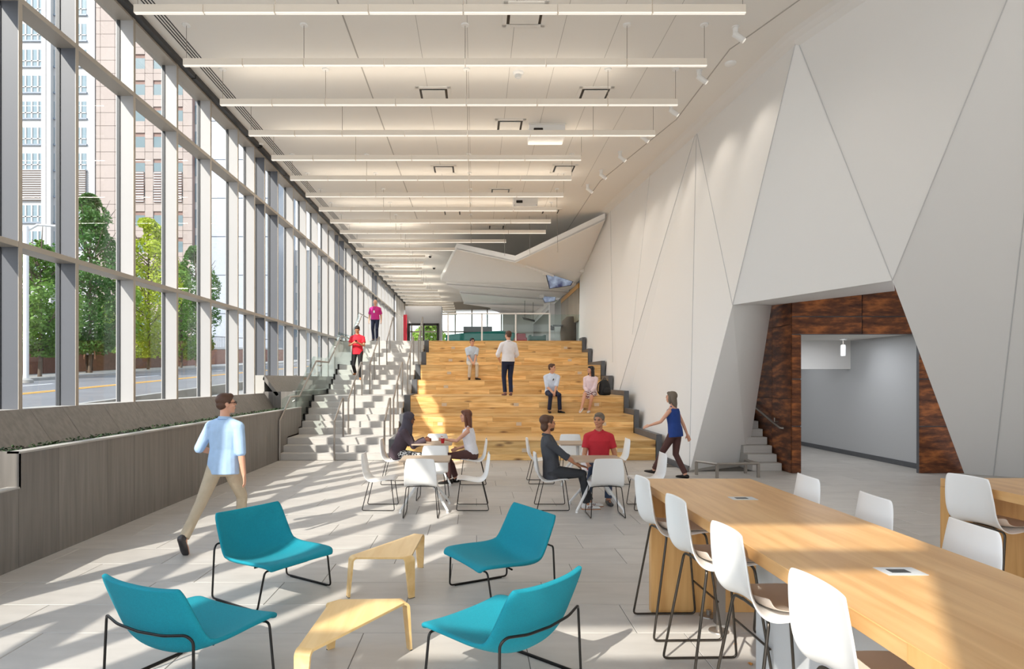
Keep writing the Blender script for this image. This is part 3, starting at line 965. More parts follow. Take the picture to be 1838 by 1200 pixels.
# spotlights along the curved wall
spots = [(1318, 62), (1253, 140), (1203, 201), (1151, 250), (1111, 286), (1077, 319), (1053, 345)]
for i, (x, y) in enumerate(spots):
    p = U(x + 2, y - 14, ZC)
    t = empty('spotlight', p, math.radians(-35), label=f'{["first","second","third","fourth","fifth","sixth","seventh"][i]} nearest white ceiling spotlight along the curved reveal line', cat='spotlight', group='ceiling spotlights by the white wall')
    MB().lathe((0, 0, -.02), [(.06, 0), (.06, .02)], 14).build('canopy', M['white'], t, smooth=40)
    MB().tube([(0, 0, 0), (0, 0, -.16)], .045, 12).build('stem', M['white'], t, smooth=40)
    MB().tube([(-.02, -.02, -.12), (.13, .04, -.26)], .05, 12).build('lamp_head', M['white'], t, smooth=40)
    MB().tube([(.13, .04, -.26), (.135, .042, -.265)], .04, 12).build('lens', M['lensb'], t)
    sd = bpy.data.lights.new('spot_lamp', 'SPOT'); sd.energy = 28; sd.spot_size = math.radians(75); sd.spot_blend = .9; sd.shadow_soft_size = .05; sd.color = (1, .9, .78)
    so = bpy.data.objects.new('spot_lamp', sd); COL.objects.link(so); so.parent = t; so.location = (.16, .05, -.29)
    so.rotation_euler = V((.55, .1, -1)).to_track_quat('-Z', 'Y').to_euler()
for x, y, lb, k in ((930, 134, 'round white smoke detector hanging below the second light row', 's'), (1311, 117, 'flat round white ceiling speaker near the right reveal line', 's'),
                 (466, 262, 'black dome camera on the ceiling beside the window slot', 'c'), (772, 462, 'nearer black dome camera on the ceiling left of the soffit', 'c'), (779, 483, 'farther black dome camera on the ceiling left of the soffit', 'c')):
    p = U(x, y - 4, ZC)
    if k == 's':
        t = empty('smoke_detector' if x < 1000 else 'ceiling_speaker', p, label=lb, cat='detector' if x < 1000 else 'speaker')
        MB().lathe((0, 0, -.05), [(.06, 0), (.1, .02), (.11, .05)], 18).build('cover', M['white'], t, smooth=40)
        if x < 1000: MB().lathe((0, 0, -.11), [(.05, 0), (.065, .02), (.065, .06)], 14).build('sensor', M['greypanel'], t, smooth=40)
    else:
        t = empty('dome_camera', p, label=lb, cat='camera')
        MB().lathe((0, 0, -.05), [(.09, 0), (.1, .05)], 16).build('mount', M['white'], t, smooth=40)
        MB().ell((0, 0, -.06), (.075, .075, .07)).build('dome', M['black'], t, smooth=60)

# ================================================================= FURNITURE


def shell(prof, W, fold, thick, nu=12, lip=.0):
    """bent shell: prof = list of (y, z, half width, side lift); lift is perpendicular to the sheet. returns MB"""
    m = len(prof)
    nr = []
    for i in range(m):
        a = prof[max(i - 1, 0)]; b = prof[min(i + 1, m - 1)]
        t = V((0, b[0] - a[0], b[1] - a[1])).normalized()
        nr.append(V((0, -t.z, t.y)))
    # normals face the sitter
    if nr[0].z < 0: nr = [-n for n in nr]
    top, bot = [], []
    for i, (y, z, hw, lift) in enumerate(prof):
        for k in range(nu + 1):
            u = -1 + 2 * k / nu
            p = V((u * hw, y, z)) + nr[i] * (lift * abs(u) ** 2.4)
            top.append(p + nr[i] * thick / 2)
            bot.append(p - nr[i] * thick / 2)
    b = MB()
    n = len(top)
    vs = top + bot
    fs = []
    w_ = nu + 1
    for i in range(m - 1):
        for k in range(nu):
            a = i * w_ + k
            fs.append((a, a + 1, a + w_ + 1, a + w_))
            fs.append((n + a, n + a + w_, n + a + w_ + 1, n + a + 1))
    for k in range(nu):
        fs.append((k, n + k, n + k + 1, k + 1))
        a = (m - 1) * w_ + k
        fs.append((a, a + 1, n + a + 1, n + a))
    for i in range(m - 1):
        a = i * w_
        fs.append((a, a + w_, n + a + w_, n + a))
        a = i * w_ + nu
        fs.append((a, n + a, n + a + w_, a + w_))
    b.add(vs, fs)
    return b


def smooth_prof(ctrl, n):
    'catmull-rom through control tuples'
    out = []
    m = len(ctrl)
    for i in range(m - 1):
        p0, p1, p2, p3 = ctrl[max(i - 1, 0)], ctrl[i], ctrl[i + 1], ctrl[min(i + 2, m - 1)]
        for k in range(n):
            t = k / n
            out.append(tuple(.5 * ((2 * b) + (-a + c) * t + (2 * a - 5 * b + 4 * c - d) * t * t + (-a + 3 * b - 3 * c + d) * t ** 3) for a, b, c, d in zip(p0, p1, p2, p3)))
    out.append(tuple(ctrl[-1]))
    return out


def finish(o, sub=1):
    for p in o.data.polygons: p.use_smooth = True
    if sub:
        m = o.modifiers.new('subsurf', 'SUBSURF')
        m.levels = sub; m.render_levels = sub
    return o


# ---- teal lounge chairs
LP = smooth_prof([(.365, .325, .330, .018), (.34, .348, .375, .022), (.15, .325, .39, .05), (-.06, .29, .39, .085), (-.20, .29, .388, .11), (-.275, .36, .382, .10), (-.325, .50, .372, .075), (-.375, .66, .358, .05), (-.393, .715, .335, .04)], 4)


def lounge(loc, face, lab):
    rz = math.atan2(-face[0], face[1])
    t = empty('lounge_chair', loc, rz, label=lab, cat='chair', group='teal lounge chairs')
    o = shell(LP, .77, 0, .034, 14).build('shell', M['teal'], t)
    finish(o, 1)
    r = .0085
    for s in (-1, 1):
        MB().tube([(s * .10, .30, .305), (s * .34, .32, .325), (s * .40, .30, .012), (s * .40, -.31, .012), (s * .385, -.30, .43), (s * .35, -.32, .465), (s * .2, -.355, .448), (0, -.362, .44)], r, 8, bend=.035).build('sled_leg', M['black'], t, smooth=60)
        MB().box(s * .4 - .008, s * .4 + .008, -.25, .25, 0, .008).build('glide', M['black'], t)
    MB().tube([(-.12, .30, .305), (.12, .30, .305)], r, 8).build('front_rod', M['black'], t, smooth=60)
    MB().tube([(-.2, .0, .27), (.2, .0, .27)], r, 8).build('under_rod', M['black'], t, smooth=60)
    return t


lounge((-1.80, 5.70, 0), (.83, -.56), 'teal lounge chair at rear left facing the rear wooden table')
lounge((.215, 5.66, 0), (-.88, -.475), 'teal lounge chair at rear right, entirely in shade')
lounge((-1.79, 4.03, 0), (.45, .89), 'teal lounge chair at front left seen from behind')
lounge((.175, 4.03, 0), (-.73, .68), 'teal lounge chair at front right with sunlit back')


# ---- triangular bentwood tables
def tri_table(ps, lab):
    c = sum((V(p) for p in ps), V()) / 3
    t = empty('triangular_table', c, label=lab, cat='table', group='triangular bentwood tables')
    P = [V(p) - c for p in ps]
    hw, zt, th = .05, .352, .018
    edge = []
    info = []
    for i in range(3):
        a, b, d = P[i], P[(i + 1) % 3], P[i - 1]
        bis = -((b - a).normalized() + (d - a).normalized()).normalized()
        side = V((-bis.y, bis.x, 0))
        info.append((a, bis, side))
    # top: chamfered triangle, corners pulled in
    poly = []
    area = (P[1] - P[0]).cross(P[2] - P[0]).z
    for a, bis, side in info:
        q0, q1 = a - bis * .035 + side * hw, a - bis * .035 - side * hw
        # order along the outline
        i = len(poly) // 2
        nxt = P[(i + 1) % 3]
        if (q0 - nxt).length < (q1 - nxt).length: q0, q1 = q1, q0
        poly += [q0, q1]
    top = MB().prism([p + V((0, 0, zt - th)) for p in poly], (0, 0, th)).build('table_top', M['birch'], t, bevel=.003)
    for a, bis, side in info:
        base = a - bis * .035
        path = []
        R_ = .045
        for k in range(7):
            an = k / 6 * math.pi / 2
            path.append((R_ * math.sin(an), zt - R_ + R_ * math.cos(an), hw))
        for k in range(1, 6):
            u = k / 5
            path.append((R_ + .025 * u, (zt - R_) * (1 - u), hw * (1 - .42 * u)))
        vs, fs = [], []
        n = len(path)
        for j, (d, z, h_) in enumerate(path):
            j0, j1 = max(j - 1, 0), min(j + 1, n - 1)
            td = V((path[j1][0] - path[j0][0], path[j1][1] - path[j0][1], 0)).normalized()
            nd, nzv = -td.y * 0 + td.y, -td.x
            for s in (1, -1):
                for off in (0, th):
                    dd, zz = d + nd * off, z + nzv * off
                    if j == 0: dd, zz = d, z - off
                    p = base + bis * dd + side * (s * h_)
                    vs.append((p.x, p.y, max(zz, 0)))
        for j in range(n - 1):
            a0, b0 = 4 * j, 4 * j + 4
            fs += [(a0, a0 + 2, b0 + 2, b0), (a0 + 1, b0 + 1, b0 + 3, a0 + 3), (a0, b0, b0 + 1, a0 + 1), (a0 + 2, a0 + 3, b0 + 3, b0 + 2)]
        fs += [(0, 1, 3, 2), (4 * n - 4, 4 * n - 2, 4 * n - 1, 4 * n - 3)]
        lg = MB().add(vs, fs).build('leg', M['birch'], t, smooth=35)
        MB().box(-.03, .03, -.008, .008, 0, .006).build('foot_pad', M['dark'], lg)
        lg.children[0].location = base + bis * (R_ + .017)
        lg.children[0].rotation_euler = (0, 0, math.atan2(side.y, side.x))
    return t


tri_table([(-1.09, 5.60, 0), (-.575, 5.58, 0), (-.565, 6.44, 0)], 'pale bentwood triangular table standing farther back between the rear chairs')
tri_table([(-.49, 4.50, 0), (-1.005, 4.50, 0), (-.99, 3.66, 0)], 'pale bentwood triangular table standing nearest, between the front chairs')

# ---- white shell chairs and stools (one shell profile)
CP = smooth_prof([(.215, .425, .185, .0), (.20, .452, .215, .0), (.08, .45, .225, .008), (-.06, .437, .23, .02), (-.145, .455, .23, .035), (-.19, .53, .225, .045), (-.215, .65, .22, .04), (-.238, .78, .20, .03), (-.245, .82, .18, .02)], 3)
chair_shell = shell(CP, .45, 0, .012, 10)
cs_mesh = chair_shell.mesh('shell', M['white'])
for p in cs_mesh.polygons: p.use_smooth = True
fm = MB()
for s in (-1, 1):
    fm.tube([(s * .10, .16, .43), (s * .19, .165, .428), (s * .235, .22, .01), (s * .235, -.25, .01), (s * .20, -.15, .42), (s * .10, -.14, .425)], .0065, 7, bend=.03)
fm.tube([(-.11, .16, .43), (.11, .16, .43)], .0065, 7).tube([(-.11, -.14, .425), (.11, -.14, .425)], .0065, 7)
fm.box(-.12, .12, -.10, .12, .428, .436)
sled_mesh = fm.mesh('sled_frame', M['black'], 60)


def chair(x, y, face, lab, grp='white shell chairs at the square tables'):
    rz = math.atan2(-face[0], face[1])
    t = empty('shell_chair', (x, y, 0), rz, label=lab, cat='chair', group=grp)
    o = bpy.data.objects.new('shell', cs_mesh); COL.objects.link(o); o.parent = t
    m = o.modifiers.new('subsurf', 'SUBSURF'); m.levels = 1; m.render_levels = 1
    o = bpy.data.objects.new('sled_frame', sled_mesh); COL.objects.link(o); o.parent = t
    return t


chair(-1.39, 9.46, (1, 0), 'empty white chair at the left side of the front left table')
chair(-.06, 9.46, (-1, 0), 'empty white chair at the right side of the front left table')
chair(-.755, 8.95, (0, 1), 'white chair in front of the left table, its back to us')
chair(-.68, 10.15, (-.05, -1), 'white chair between the two left tables, facing us')
chair(-1.46, 11.72, (1, 0), 'white chair under the woman in the dark headscarf')
chair(-.06, 11.72, (-1, 0), 'white chair under the woman with long brown hair')
chair(-.76, 12.45, (0, -1), 'white chair behind the rear left table, facing us')
chair(1.13, 9.46, (1, .0), 'white chair under the man in the dark grey shirt')
chair(2.50, 9.46, (-1, 0), 'empty white chair at the right side of the front right table')
chair(1.80, 8.95, (0, 1), 'white chair in front of the right table, its back to us')
chair(1.93, 10.30, (-.1, -1), 'white chair under the man in the red polo')
chair(1.20, 11.80, (1, 0), 'empty white chair at the left of the rear right table')
chair(2.52, 11.75, (-1, 0), 'empty white chair at the right of the rear right table')
chair(1.86, 12.35, (0, -1), 'white chair behind the rear right table, facing us')


def cafe_table(x, y, lab):
    t = empty('square_table', (x, y, 0), label=lab, cat='table', group='square cafe tables')
    MB().box(-.36, .36, -.34, .34, .715, .74).build('table_top', M['ttop'], t, bevel=.004)
    MB().lathe((0, 0, .36), [(.03, 0), (.032, .02), (.032, .35)], 14).build('column', M['white'], t, smooth=40)
    MB().box(-.2, .2, -.2, .2, .70, .715).build('top_plate', M['dark'], t)
    for sx, sy_ in ((1, 1), (1, -1), (-1, 1), (-1, -1)):
        MB().tube([(0, 0, .50), (sx * .05, sy_ * .05, .46), (sx * .34, sy_ * .34, .025)], [.022, .026, .017], 8).tube([(sx * .335, sy_ * .335, .0), (sx * .335, sy_ * .335, .02)], .02, 8).build('leg', M['white'], t, smooth=40)
    return t


cafe_table(-.735, 9.43, 'taupe square table with white splayed legs, front left one, nobody seated')
cafe_table(-.79, 11.76, 'taupe square table where the two seated women meet')
cafe_table(1.77, 9.43, 'taupe square table with white splayed legs between the two seated men')
cafe_table(1.87, 11.75, 'taupe square table behind the man in the red polo')
cup = empty('red_cup', (-.60, 11.60, .74), label='small red cup in the hand of the woman with brown hair', cat='cup')
MB().lathe((0, 0, 0), [(.028, 0), (.036, .095), (.033, .095), (.026, .01)], 16).build('cup_body', mat('red_cup', srgb(190, 25, 35), .4), cup, smooth=40)
MB().lathe((0, 0, .092), [(.038, 0), (.036, .012)], 16).build('lid', M['white'], cup, smooth=40)

# bar stools
stool_pad = shell([(y + .0, z + .008, hw * .93, l * .96) for (y, z, hw, l) in CP[1:15]], .4, 0, .006, 10).mesh('seat_pad', M['pad'])
for p in stool_pad.polygons: p.use_smooth = True
SH = .33
fm = MB()
for s in (-1, 1):
    fm.tube([(s * .10, .15, .425 + SH), (s * .185, .155, .422 + SH), (s * .265, .245, .012), (s * .265, -.26, .012), (s * .195, -.14, .415 + SH), (s * .10, -.13, .418 + SH)], .0085, 8, bend=.035)
fm.tube([(-.11, .15, .425 + SH), (.11, .15, .425 + SH)], .0085, 7).tube([(-.11, -.13, .42 + SH), (.11, -.13, .42 + SH)], .0085, 7)
fm.box(-.12, .12, -.10, .12, .423 + SH, .432 + SH)
stool_frame = fm.mesh('sled_frame', M['bronze'], 60)
fr_ = MB().tube([(-.243, .222, .28), (.243, .222, .28)], .008, 8).mesh('foot_rest', M['bronze'], 60)


def stool(x, y, face, lab, grp='white bar stools'):
    rz = math.atan2(-face[0], face[1])
    t = empty('bar_stool', (x, y, 0), rz, label=lab, cat='stool', group=grp)
    for nm, me, dz, sub in (('shell', cs_mesh, SH, 1), ('seat_pad', stool_pad, SH, 1), ('sled_frame', stool_frame, 0, 0), ('foot_rest', fr_, 0, 0)):
        o = bpy.data.objects.new(nm, me); COL.objects.link(o); o.parent = t; o.location = (0, 0, dz)
        if sub:
            m = o.modifiers.new('subsurf', 'SUBSURF'); m.levels = 1; m.render_levels = 1
        if nm == 'shell': o.scale = (1, 1, 1)
        if nm == 'seat_pad': o['label'] = 'taupe seat pad'
    return t


for y, lb in ((4.90, 'farthest of the four white bar stools on the left of the long table'), (4.08, 'second farthest white bar stool on the left of the long table'),
              (3.26, 'third white bar stool on the left of the long table, seat half sunlit'), (2.40, 'nearest white bar stool, cut off at the bottom of the photo')):
    stool(1.535, y, (1, .03), lb)
for y, lb in ((5.02, 'farthest white bar stool behind the long table'), (4.18, 'middle white bar stool behind the long table'), (3.36, 'nearest white bar stool behind the long table')):
    stool(2.33, y, (-1, .06), lb)
stool(4.09, 5.02, (1, .12), 'white bar stool pushed up to the right hand table')

# long communal tables
t = empty('communal_table', (1.36, 0, 0), label='long pale beech bar table running toward the camera on the right', cat='table', group='communal bar tables')
MB().box(0, .93, 1.0, 5.35, 1.005, 1.07).build('table_top', M['beech'], t, bevel=.003)
MB().box(.07, .93, 5.22, 5.29, 0, 1.005).build('end_panel', M['beechz'], t, bevel=.003)
MB().box(.42, .51, 1.2, 4.07, 0, 1.005).build('spine_panel', M['greypanel'], t)
MB().box(.50, .57, 4.95, 5.02, 0, 1.005).build('steel_post', M['steel'], t)
for i, (px, py) in enumerate(((1333, 894), (1616, 1025))):
    p = U(px, py, 1.07) - V((1.36, 0, 0))
    g = MB().box(-.085, .085, -.055, .055, .0, .004).build('cable_port', M['greypanel'], t); g.location = (p.x, p.y, 1.068)
    MB().box(-.05, .03, -.025, .02, .003, .006).build('port_slot', M['dark'], g)
MB().box(-.001, .0, 1.0, 2.02, 1.005, 1.07).build('fascia_joint', M['beechz'], t)
t = empty('communal_table', (3.9, 0, 0), label='second beech bar table at the right edge of the photo', cat='table', group='communal bar tables')
MB().box(0, 1.0, 1.0, 5.38, 1.0, 1.07).build('table_top', M['beech'], t, bevel=.003)
MB().box(0, .09, 5.28, 5.38, 0, 1.0).box(.09, 1.0, 5.28, 5.38, 0, 1.0).build('end_panel', M['beechz'], t)
MB().box(.42, .51, 1.2, 4.6, 0, 1.0).build('spine_panel', M['beechz'], t)
MB().box(.50, .56, 4.8, 4.86, 0, 1.0).build('steel_post', M['white'], t)
for i, (px, py) in enumerate(((1272, 1105), (1290, 1132))):
    p = U(px, py, 0)
    t = empty('floor_outlet', p, label=('farther' if i == 0 else 'nearer') + ' round steel floor outlet beneath the long table', cat='outlet', group='round floor outlets')
    MB().lathe((0, 0, 0), [(.075, 0), (.072, .008), (.05, .014)], 24).build('cover', M['steel'], t, smooth=30)
    MB().tube([(0, 0, .01), (.0, .0, .05)], .02, 10).build('hub', M['steel'], t, smooth=40)
lm = mat('dry_leaf', srgb(214, 150, 70), .7)
for i, (px, py) in enumerate(((1320, 1156), (1347, 1192))):
    p = U(px, py, 0)
    o = MB().add([(-.015, 0, .002), (0, -.01, .006), (.018, 0, .003), (0, .012, .007)], [(0, 1, 2, 3)]).build('dry_leaf', lm)
    o.location = p; o.rotation_euler = (0, 0, i * 1.3)
    if i: o.scale = (1.6, 1.6, 1.6)
    tag(o, ('larger' if i else 'smaller') + ' orange dry leaf lying on the floor between the bar stools', 'leaf', 'dry leaves')

# backpack
bp_ = empty('backpack', (3.72, 18.5, TZ[3]), math.radians(8), label='black backpack standing on the oak tier beside the seated woman', cat='backpack')
M['bag'] = mat('black_bag', (.014, .014, .015, 1), .7)
finish(MB().loft([(V((0, .0, .0)), V((.17, 0, 0)), V((0, .1, 0))), (V((0, 0, .05)), V((.19, 0, 0)), V((0, .12, 0))), (V((0, 0, .25)), V((.18, 0, 0)), V((0, .11, 0))), (V((-.01, 0, .40)), V((.14, 0, 0)), V((0, .08, 0))), (V((-.01, 0, .47)), V((.06, 0, 0)), V((0, .04, 0)))], 16).build('bag_body', M['bag'], bp_), 1)
finish(MB().loft([(V((.02, -.1, .04)), V((.13, 0, 0)), V((0, .05, 0))), (V((.02, -.11, .14)), V((.13, 0, 0)), V((0, .055, 0))), (V((.02, -.1, .24)), V((.1, 0, 0)), V((0, .04, 0)))], 12).build('front_pocket', M['bag'], bp_), 1)
MB().tube([(-.08, .02, .43), (-.2, 0, .34), (-.23, -.02, .15), (-.17, 0, .05)], .014, 6, bend=.08).build('strap', M['bag'], bp_, smooth=60)
MB().tube([(-.03, 0, .46), (-.03, 0, .5), (.03, 0, .5), (.03, 0, .46)], .009, 6, bend=.02).build('handle', M['bag'], bp_, smooth=60)

# upper floor furniture
tl = empty('teal_sofa', UY(866, 611, 36) * 1, label='long high backed teal sofa on the upper floor behind the glass guard', cat='sofa')
tl.location.z = ZT
ps = [UY(800, 601, 35), UY(845, 596, 35.3), UY(903, 593, 35.6), UY(932, 599, 36.6), UY(934, 601, 37.6)]
m = MB()
tm = mat('teal_sofa', srgb(0, 118, 112), .8)
for a, b in zip(ps[:-1], ps[1:]):
    a0, b0 = V((a.x, a.y, ZT)), V((b.x, b.y, ZT))
    n = V((0, .22, 0))
    m.add([a0, b0, V((b.x, b.y, b.z)), V(a), a0 + n, b0 + n, V((b.x, b.y, b.z)) + n, V(a) + n], [(0, 1, 2, 3), (4, 7, 6, 5), (3, 2, 6, 7), (0, 3, 7, 4), (1, 5, 6, 2)])
o = m.build('sofa_back', tm, tl); o.location = -tl.location
o = MB().box(-1.6, 1.6, 35.9, 36.8, ZT + .15, ZT + .45).build('sofa_seat', tm, tl); o.location = -tl.location
for nm, px0, px1, py, Y, c, lb in (('red_armchair', 926, 944, 598, 33, (150, 25, 40), 'dark red armchair on the upper floor beside the teal sofa'), ('green_armchair', 952, 978, 602.5, 31, (10, 60, 50), 'low dark green armchair on the upper floor seen over the tiers')):
    a, b = UY(px0, py, Y), UY(px1, py, Y)
    t = empty(nm, ((a.x + b.x) / 2, Y, ZT), label=lb, cat='armchair')
    w_ = (b.x - a.x) / 2; h_ = a.z - ZT
    mm = mat(nm, srgb(*c), .8)
    MB().box(-w_, w_, 0, .15, .2, h_).build('backrest', mm, t, bevel=.05)
    MB().box(-w_, w_, .1, .75, .2, .45).build('seat', mm, t, bevel=.04)
    for s in (-1, 1): MB().box(s * w_ - .06, s * w_ + .06, 0, .75, .2, .62).build('armrest', mm, t, bevel=.03)
    for sx in (-1, 1):
        for yy in (.08, .65): MB().tube([(sx * (w_ - .05), yy, 0), (sx * (w_ - .05), yy, .2)], .015, 6).build('leg', M['black'], t)
a = UY(1021, 600, 29)
t = empty('lounge_pod_chair', (a.x, 29, ZT), label='brown high backed tub chair on the upper floor near the white wall', cat='armchair')
mm = mat('brown_weave', srgb(92, 76, 66), .8)
MB().loft([(V((0, 0, .2)), V((.35, 0, 0)), V((0, .35, 0))), (V((0, 0, .6)), V((.4, 0, 0)), V((0, .38, 0))), (V((.05, 0, 1.1)), V((.36, 0, 0)), V((0, .3, 0))), (V((.1, 0, 1.3)), V((.2, 0, 0)), V((0, .2, 0)))], 14).build('tub_shell', mm, t, smooth=50)
MB().box(-.75, -.3, -.3, .3, .88, .91).build('side_shelf', M['dark'], t)
MB().box(-.2, .2, -.2, .2, 0, .2).build('base', M['dark'], t)
o = MB().prism([UY(938, 569, 36), UY(940, 572, 36), UY(960, 577, 38), UY(960, 574, 38)], (0, .3, .0)).build('black_panel_light', M['black'], label='black slanted strip hung under the far upper floor ceiling', cat='light')
for q_ in (UY(942, 571, 36.2), UY(957, 575, 37.8)): MB().tube([(q_.x, q_.y, q_.z), (q_.x, q_.y, 6.9)], .012, 5).build('hanger', M['black'], o)
t = empty('wall_monitor', UY(991, 588, 32), label='small dark monitor on a grey column of the upper floor', cat='monitor')
MB().box(-.1, .1, -.02, .02, -.12, .12).build('display', M['black'], t)
MB().box(-.13, .13, .02, .3, -2.0, 1.2).build('column', M['greypanel'], t)
# ================================================================= EXTERIOR
def gz(Y): return 1.9 + .045 * (Y - 28)


def slab(x0, x1, y0, y1, dz, name, m, kind='structure', t=.3):
    return MB().add([(x0, y0, gz(y0) + dz - t), (x1, y0, gz(y0) + dz - t), (x1, y1, gz(y1) + dz - t), (x0, y1, gz(y1) + dz - t), (x0, y0, gz(y0) + dz), (x1, y0, gz(y0) + dz), (x1, y1, gz(y1) + dz), (x0, y1, gz(y1) + dz)],
             [(0, 3, 2, 1), (4, 5, 6, 7), (0, 1, 5, 4), (1, 2, 6, 5), (2, 3, 7, 6), (3, 0, 4, 7)]).build(name, m, kind=kind)


M['asph'] = mat('asphalt', (.13, .13, .135, 1), .85, noise_amt=.12, noise_scale=.6)
M['pave'] = mat('pavement', (.26, .255, .24, 1), .85, noise_amt=.08)
M['yline'] = mat('road_yellow', srgb(214, 160, 60), .7)
M['wline'] = mat('road_white', (.7, .7, .7, 1), .7)
M['brick'] = mat('brick_wall', srgb(120, 82, 68), .85, noise_amt=.15, noise_scale=5)
slab(-300, -6.1, -60, 260, -.16, 'ground', M['pave'])
slab(-18.2, -8.6, -40, 200, 0, 'road', M['asph'])
for x, m_ in ((-13.2, 'yline'), (-12.9, 'yline')): slab(x - .06, x + .06, -20, 120, .012, 'road_line', M[m_], t=.01)
for k in range(14): slab(-15.9, -15.78, 5 + k * 8, 8 + k * 8, .012, 'lane_dash', M['wline'], t=.01)
slab(-18.4, -18.2, -40, 200, .12, 'kerb', M['pave'])
slab(-21.5, -18.4, -40, 200, .10, 'sidewalk', M['pave'])
slab(-8.6, -8.4, -40, 200, .12, 'kerb', M['pave'])
# retaining wall in courses of panels with fence
rwall = empty('retaining_wall', (0, 0, 0), label='brown brick retaining wall across the street', cat='wall')
for k in range(14):
    y0 = 16 + k * 4
    MB().add([(-22, y0, gz(y0) - .3), (-21.6, y0, gz(y0) - .3), (-21.6, y0 + 3.96, gz(y0 + 4) - .3), (-22, y0 + 3.96, gz(y0 + 4) - .3), (-22, y0, gz(y0) + 1.3), (-21.6, y0, gz(y0) + 1.3), (-21.6, y0 + 3.96, gz(y0 + 4) + 1.3), (-22, y0 + 3.96, gz(y0 + 4) + 1.3)],
             [(0, 3, 2, 1), (4, 5, 6, 7), (0, 1, 5, 4), (1, 2, 6, 5), (2, 3, 7, 6), (3, 0, 4, 7)]).build('wall_section', M['brick'], rwall)
MB().tube([(-21.8, 16, gz(16) + 1.36), (-21.8, 72, gz(72) + 1.36)], .16, 4).build('coping', M['pave'], rwall)
fn = empty('street_fence', (0, 0, 0), label='black metal fence standing on the brick wall across the street', cat='fence')
MB().tube([(-21.8, 16, gz(16) + 2.4), (-21.8, 72, gz(72) + 2.4)], .03, 4).build('top_rail', M['black'], fn)
pk = MB().box(-.012, .012, -.012, .012, 0, 1.1).mesh('picket', M['black'])
for k in range(110):
    y = 24 + k * .3
    o = bpy.data.objects.new('picket', pk); COL.objects.link(o); o.parent = fn; o.location = (-21.8, y, gz(y) + 1.35)
lp = empty('lamp_post', (-17.2, 24.5, gz(24.5)), label='pale grey street lamp post behind the first window', cat='lamp post')
MB().tube([(0, 0, 0), (0, 0, 6.0)], .10, 10).build('pole', M['greypanel'], lp, smooth=40)
MB().lathe((0, 0, 0), [(.26, 0), (.24, .12), (.13, .2)], 12).build('base', M['pave'], lp, smooth=30)
MB().tube([(0, 0, 5.8), (.3, .2, 6.1), (1.4, .6, 6.1)], .05, 6).build('arm', M['greypanel'], lp)


def leafmat(name, c):
    m = bpy.data.materials.new(name); m.use_nodes = True
    N, L = m.node_tree.nodes, m.node_tree.links
    b = N['Principled BSDF']; b.inputs['Roughness'].default_value = .6
    b.inputs['Base Color'].default_value = c
    o = [n for n in N if n.type == 'OUTPUT_MATERIAL'][0]
    tl_ = N.new('ShaderNodeBsdfTranslucent'); tl_.inputs[0].default_value = c
    mx = N.new('ShaderNodeMixShader'); mx.inputs[0].default_value = .35
    L.new(b.outputs[0], mx.inputs[1]); L.new(tl_.outputs[0], mx.inputs[2]); L.new(mx.outputs[0], o.inputs[0])
    return m


def tree(x, Y, r, zb, zt, m, lab, n=5200, seed=1, leaf=.2, grp='street trees'):
    rnd = random.Random(seed)
    g = gz(Y)
    t = empty('street_tree', (x, Y, g), label=lab, cat='tree', group=grp)
    zb -= g; zt -= g
    tr = MB().tube([(0, 0, 0), (.05, 0, zb), (0, .05, (zb + zt) / 2), (.03, 0, zt * .92)], [.09, .08, .06, .02], 8).build('trunk', M['bark'], t, smooth=60)
    br = MB()
    for k in range(26):
        z = zb + (zt - zb) * rnd.random() * .8
        a = rnd.random() * 6.28
        br.tube([(0, 0, z), (math.cos(a) * r * .5, math.sin(a) * r * .5, z + .7), (math.cos(a) * r * .8, math.sin(a) * r * .8, z + 1.5)], [.04, .025, .01], 4)
    br.build('branch_work', M['bark'], tr, kind='stuff')
    lv = MB()
    off = V((seed * 3.1, 0, 0))
    while len(lv.f) < n:
        a = rnd.random() * 6.283; u = rnd.random()
        z = zb + (zt - zb) * u
        prof = (math.sin(math.pi * min(1, u * .9 + .1)) ** .55)
        rr = r * prof * (rnd.random() ** .38)
        p = V((rr * math.cos(a), rr * math.sin(a), z))
        d = noise.noise(p * .9 + off)
        if d < -.06 - .3 * (rr < r * .5 * prof): continue
        p += V((math.cos(a), math.sin(a), 0)) * d * .5
        s = leaf * rnd.uniform(.7, 1.2)
        u1 = V((rnd.gauss(0, 1), rnd.gauss(0, 1), rnd.gauss(0, .6))).normalized()
        v1 = u1.cross(V((rnd.gauss(0, 1), rnd.gauss(0, 1), rnd.gauss(0, 1)))).normalized()
        lv.add([p - u1 * s * .5, p + v1 * s * .3, p + u1 * s * .5, p - v1 * s * .3], [(0, 1, 2, 3)])
    lv.build('foliage', m, t, kind='stuff')


M['bark'] = mat('bark', (.10, .075, .055, 1), .9)
lg1, lg2, lg3, lg4 = leafmat('leaf_mid', srgb(104, 140, 58)), leafmat('leaf_dark', srgb(72, 112, 48)), leafmat('leaf_yellow', srgb(164, 178, 48)), leafmat('leaf_light', srgb(140, 172, 72))
tree(-19.2, 28.2, 1.55, 2.9, 8.0, lg1, 'green street tree behind the lamp post at far left', seed=1, n=8500)
tree(-19.9, 33.0, 1.75, 3.2, 11.4, lg2, 'tall dark green street tree in the second window bay', seed=2, n=12000)
tree(-20.2, 36.3, 1.0, 3.4, 7.6, lg4, 'smaller light green tree right of the tall dark tree', seed=8, n=2800)
tree(-19.9, 38.9, 1.7, 3.2, 11.6, lg3, 'yellow green street tree in the third window bay', seed=3, n=11000)
tree(-19.6, 42.6, 1.2, 3.2, 9.4, lg1, 'mid green street tree just right of the yellow green one', seed=6, n=3200)
tree(-19.9, 45.6, 1.6, 3.4, 11.3, lg2, 'dark green street tree in the fourth window bay', seed=4, n=9000)
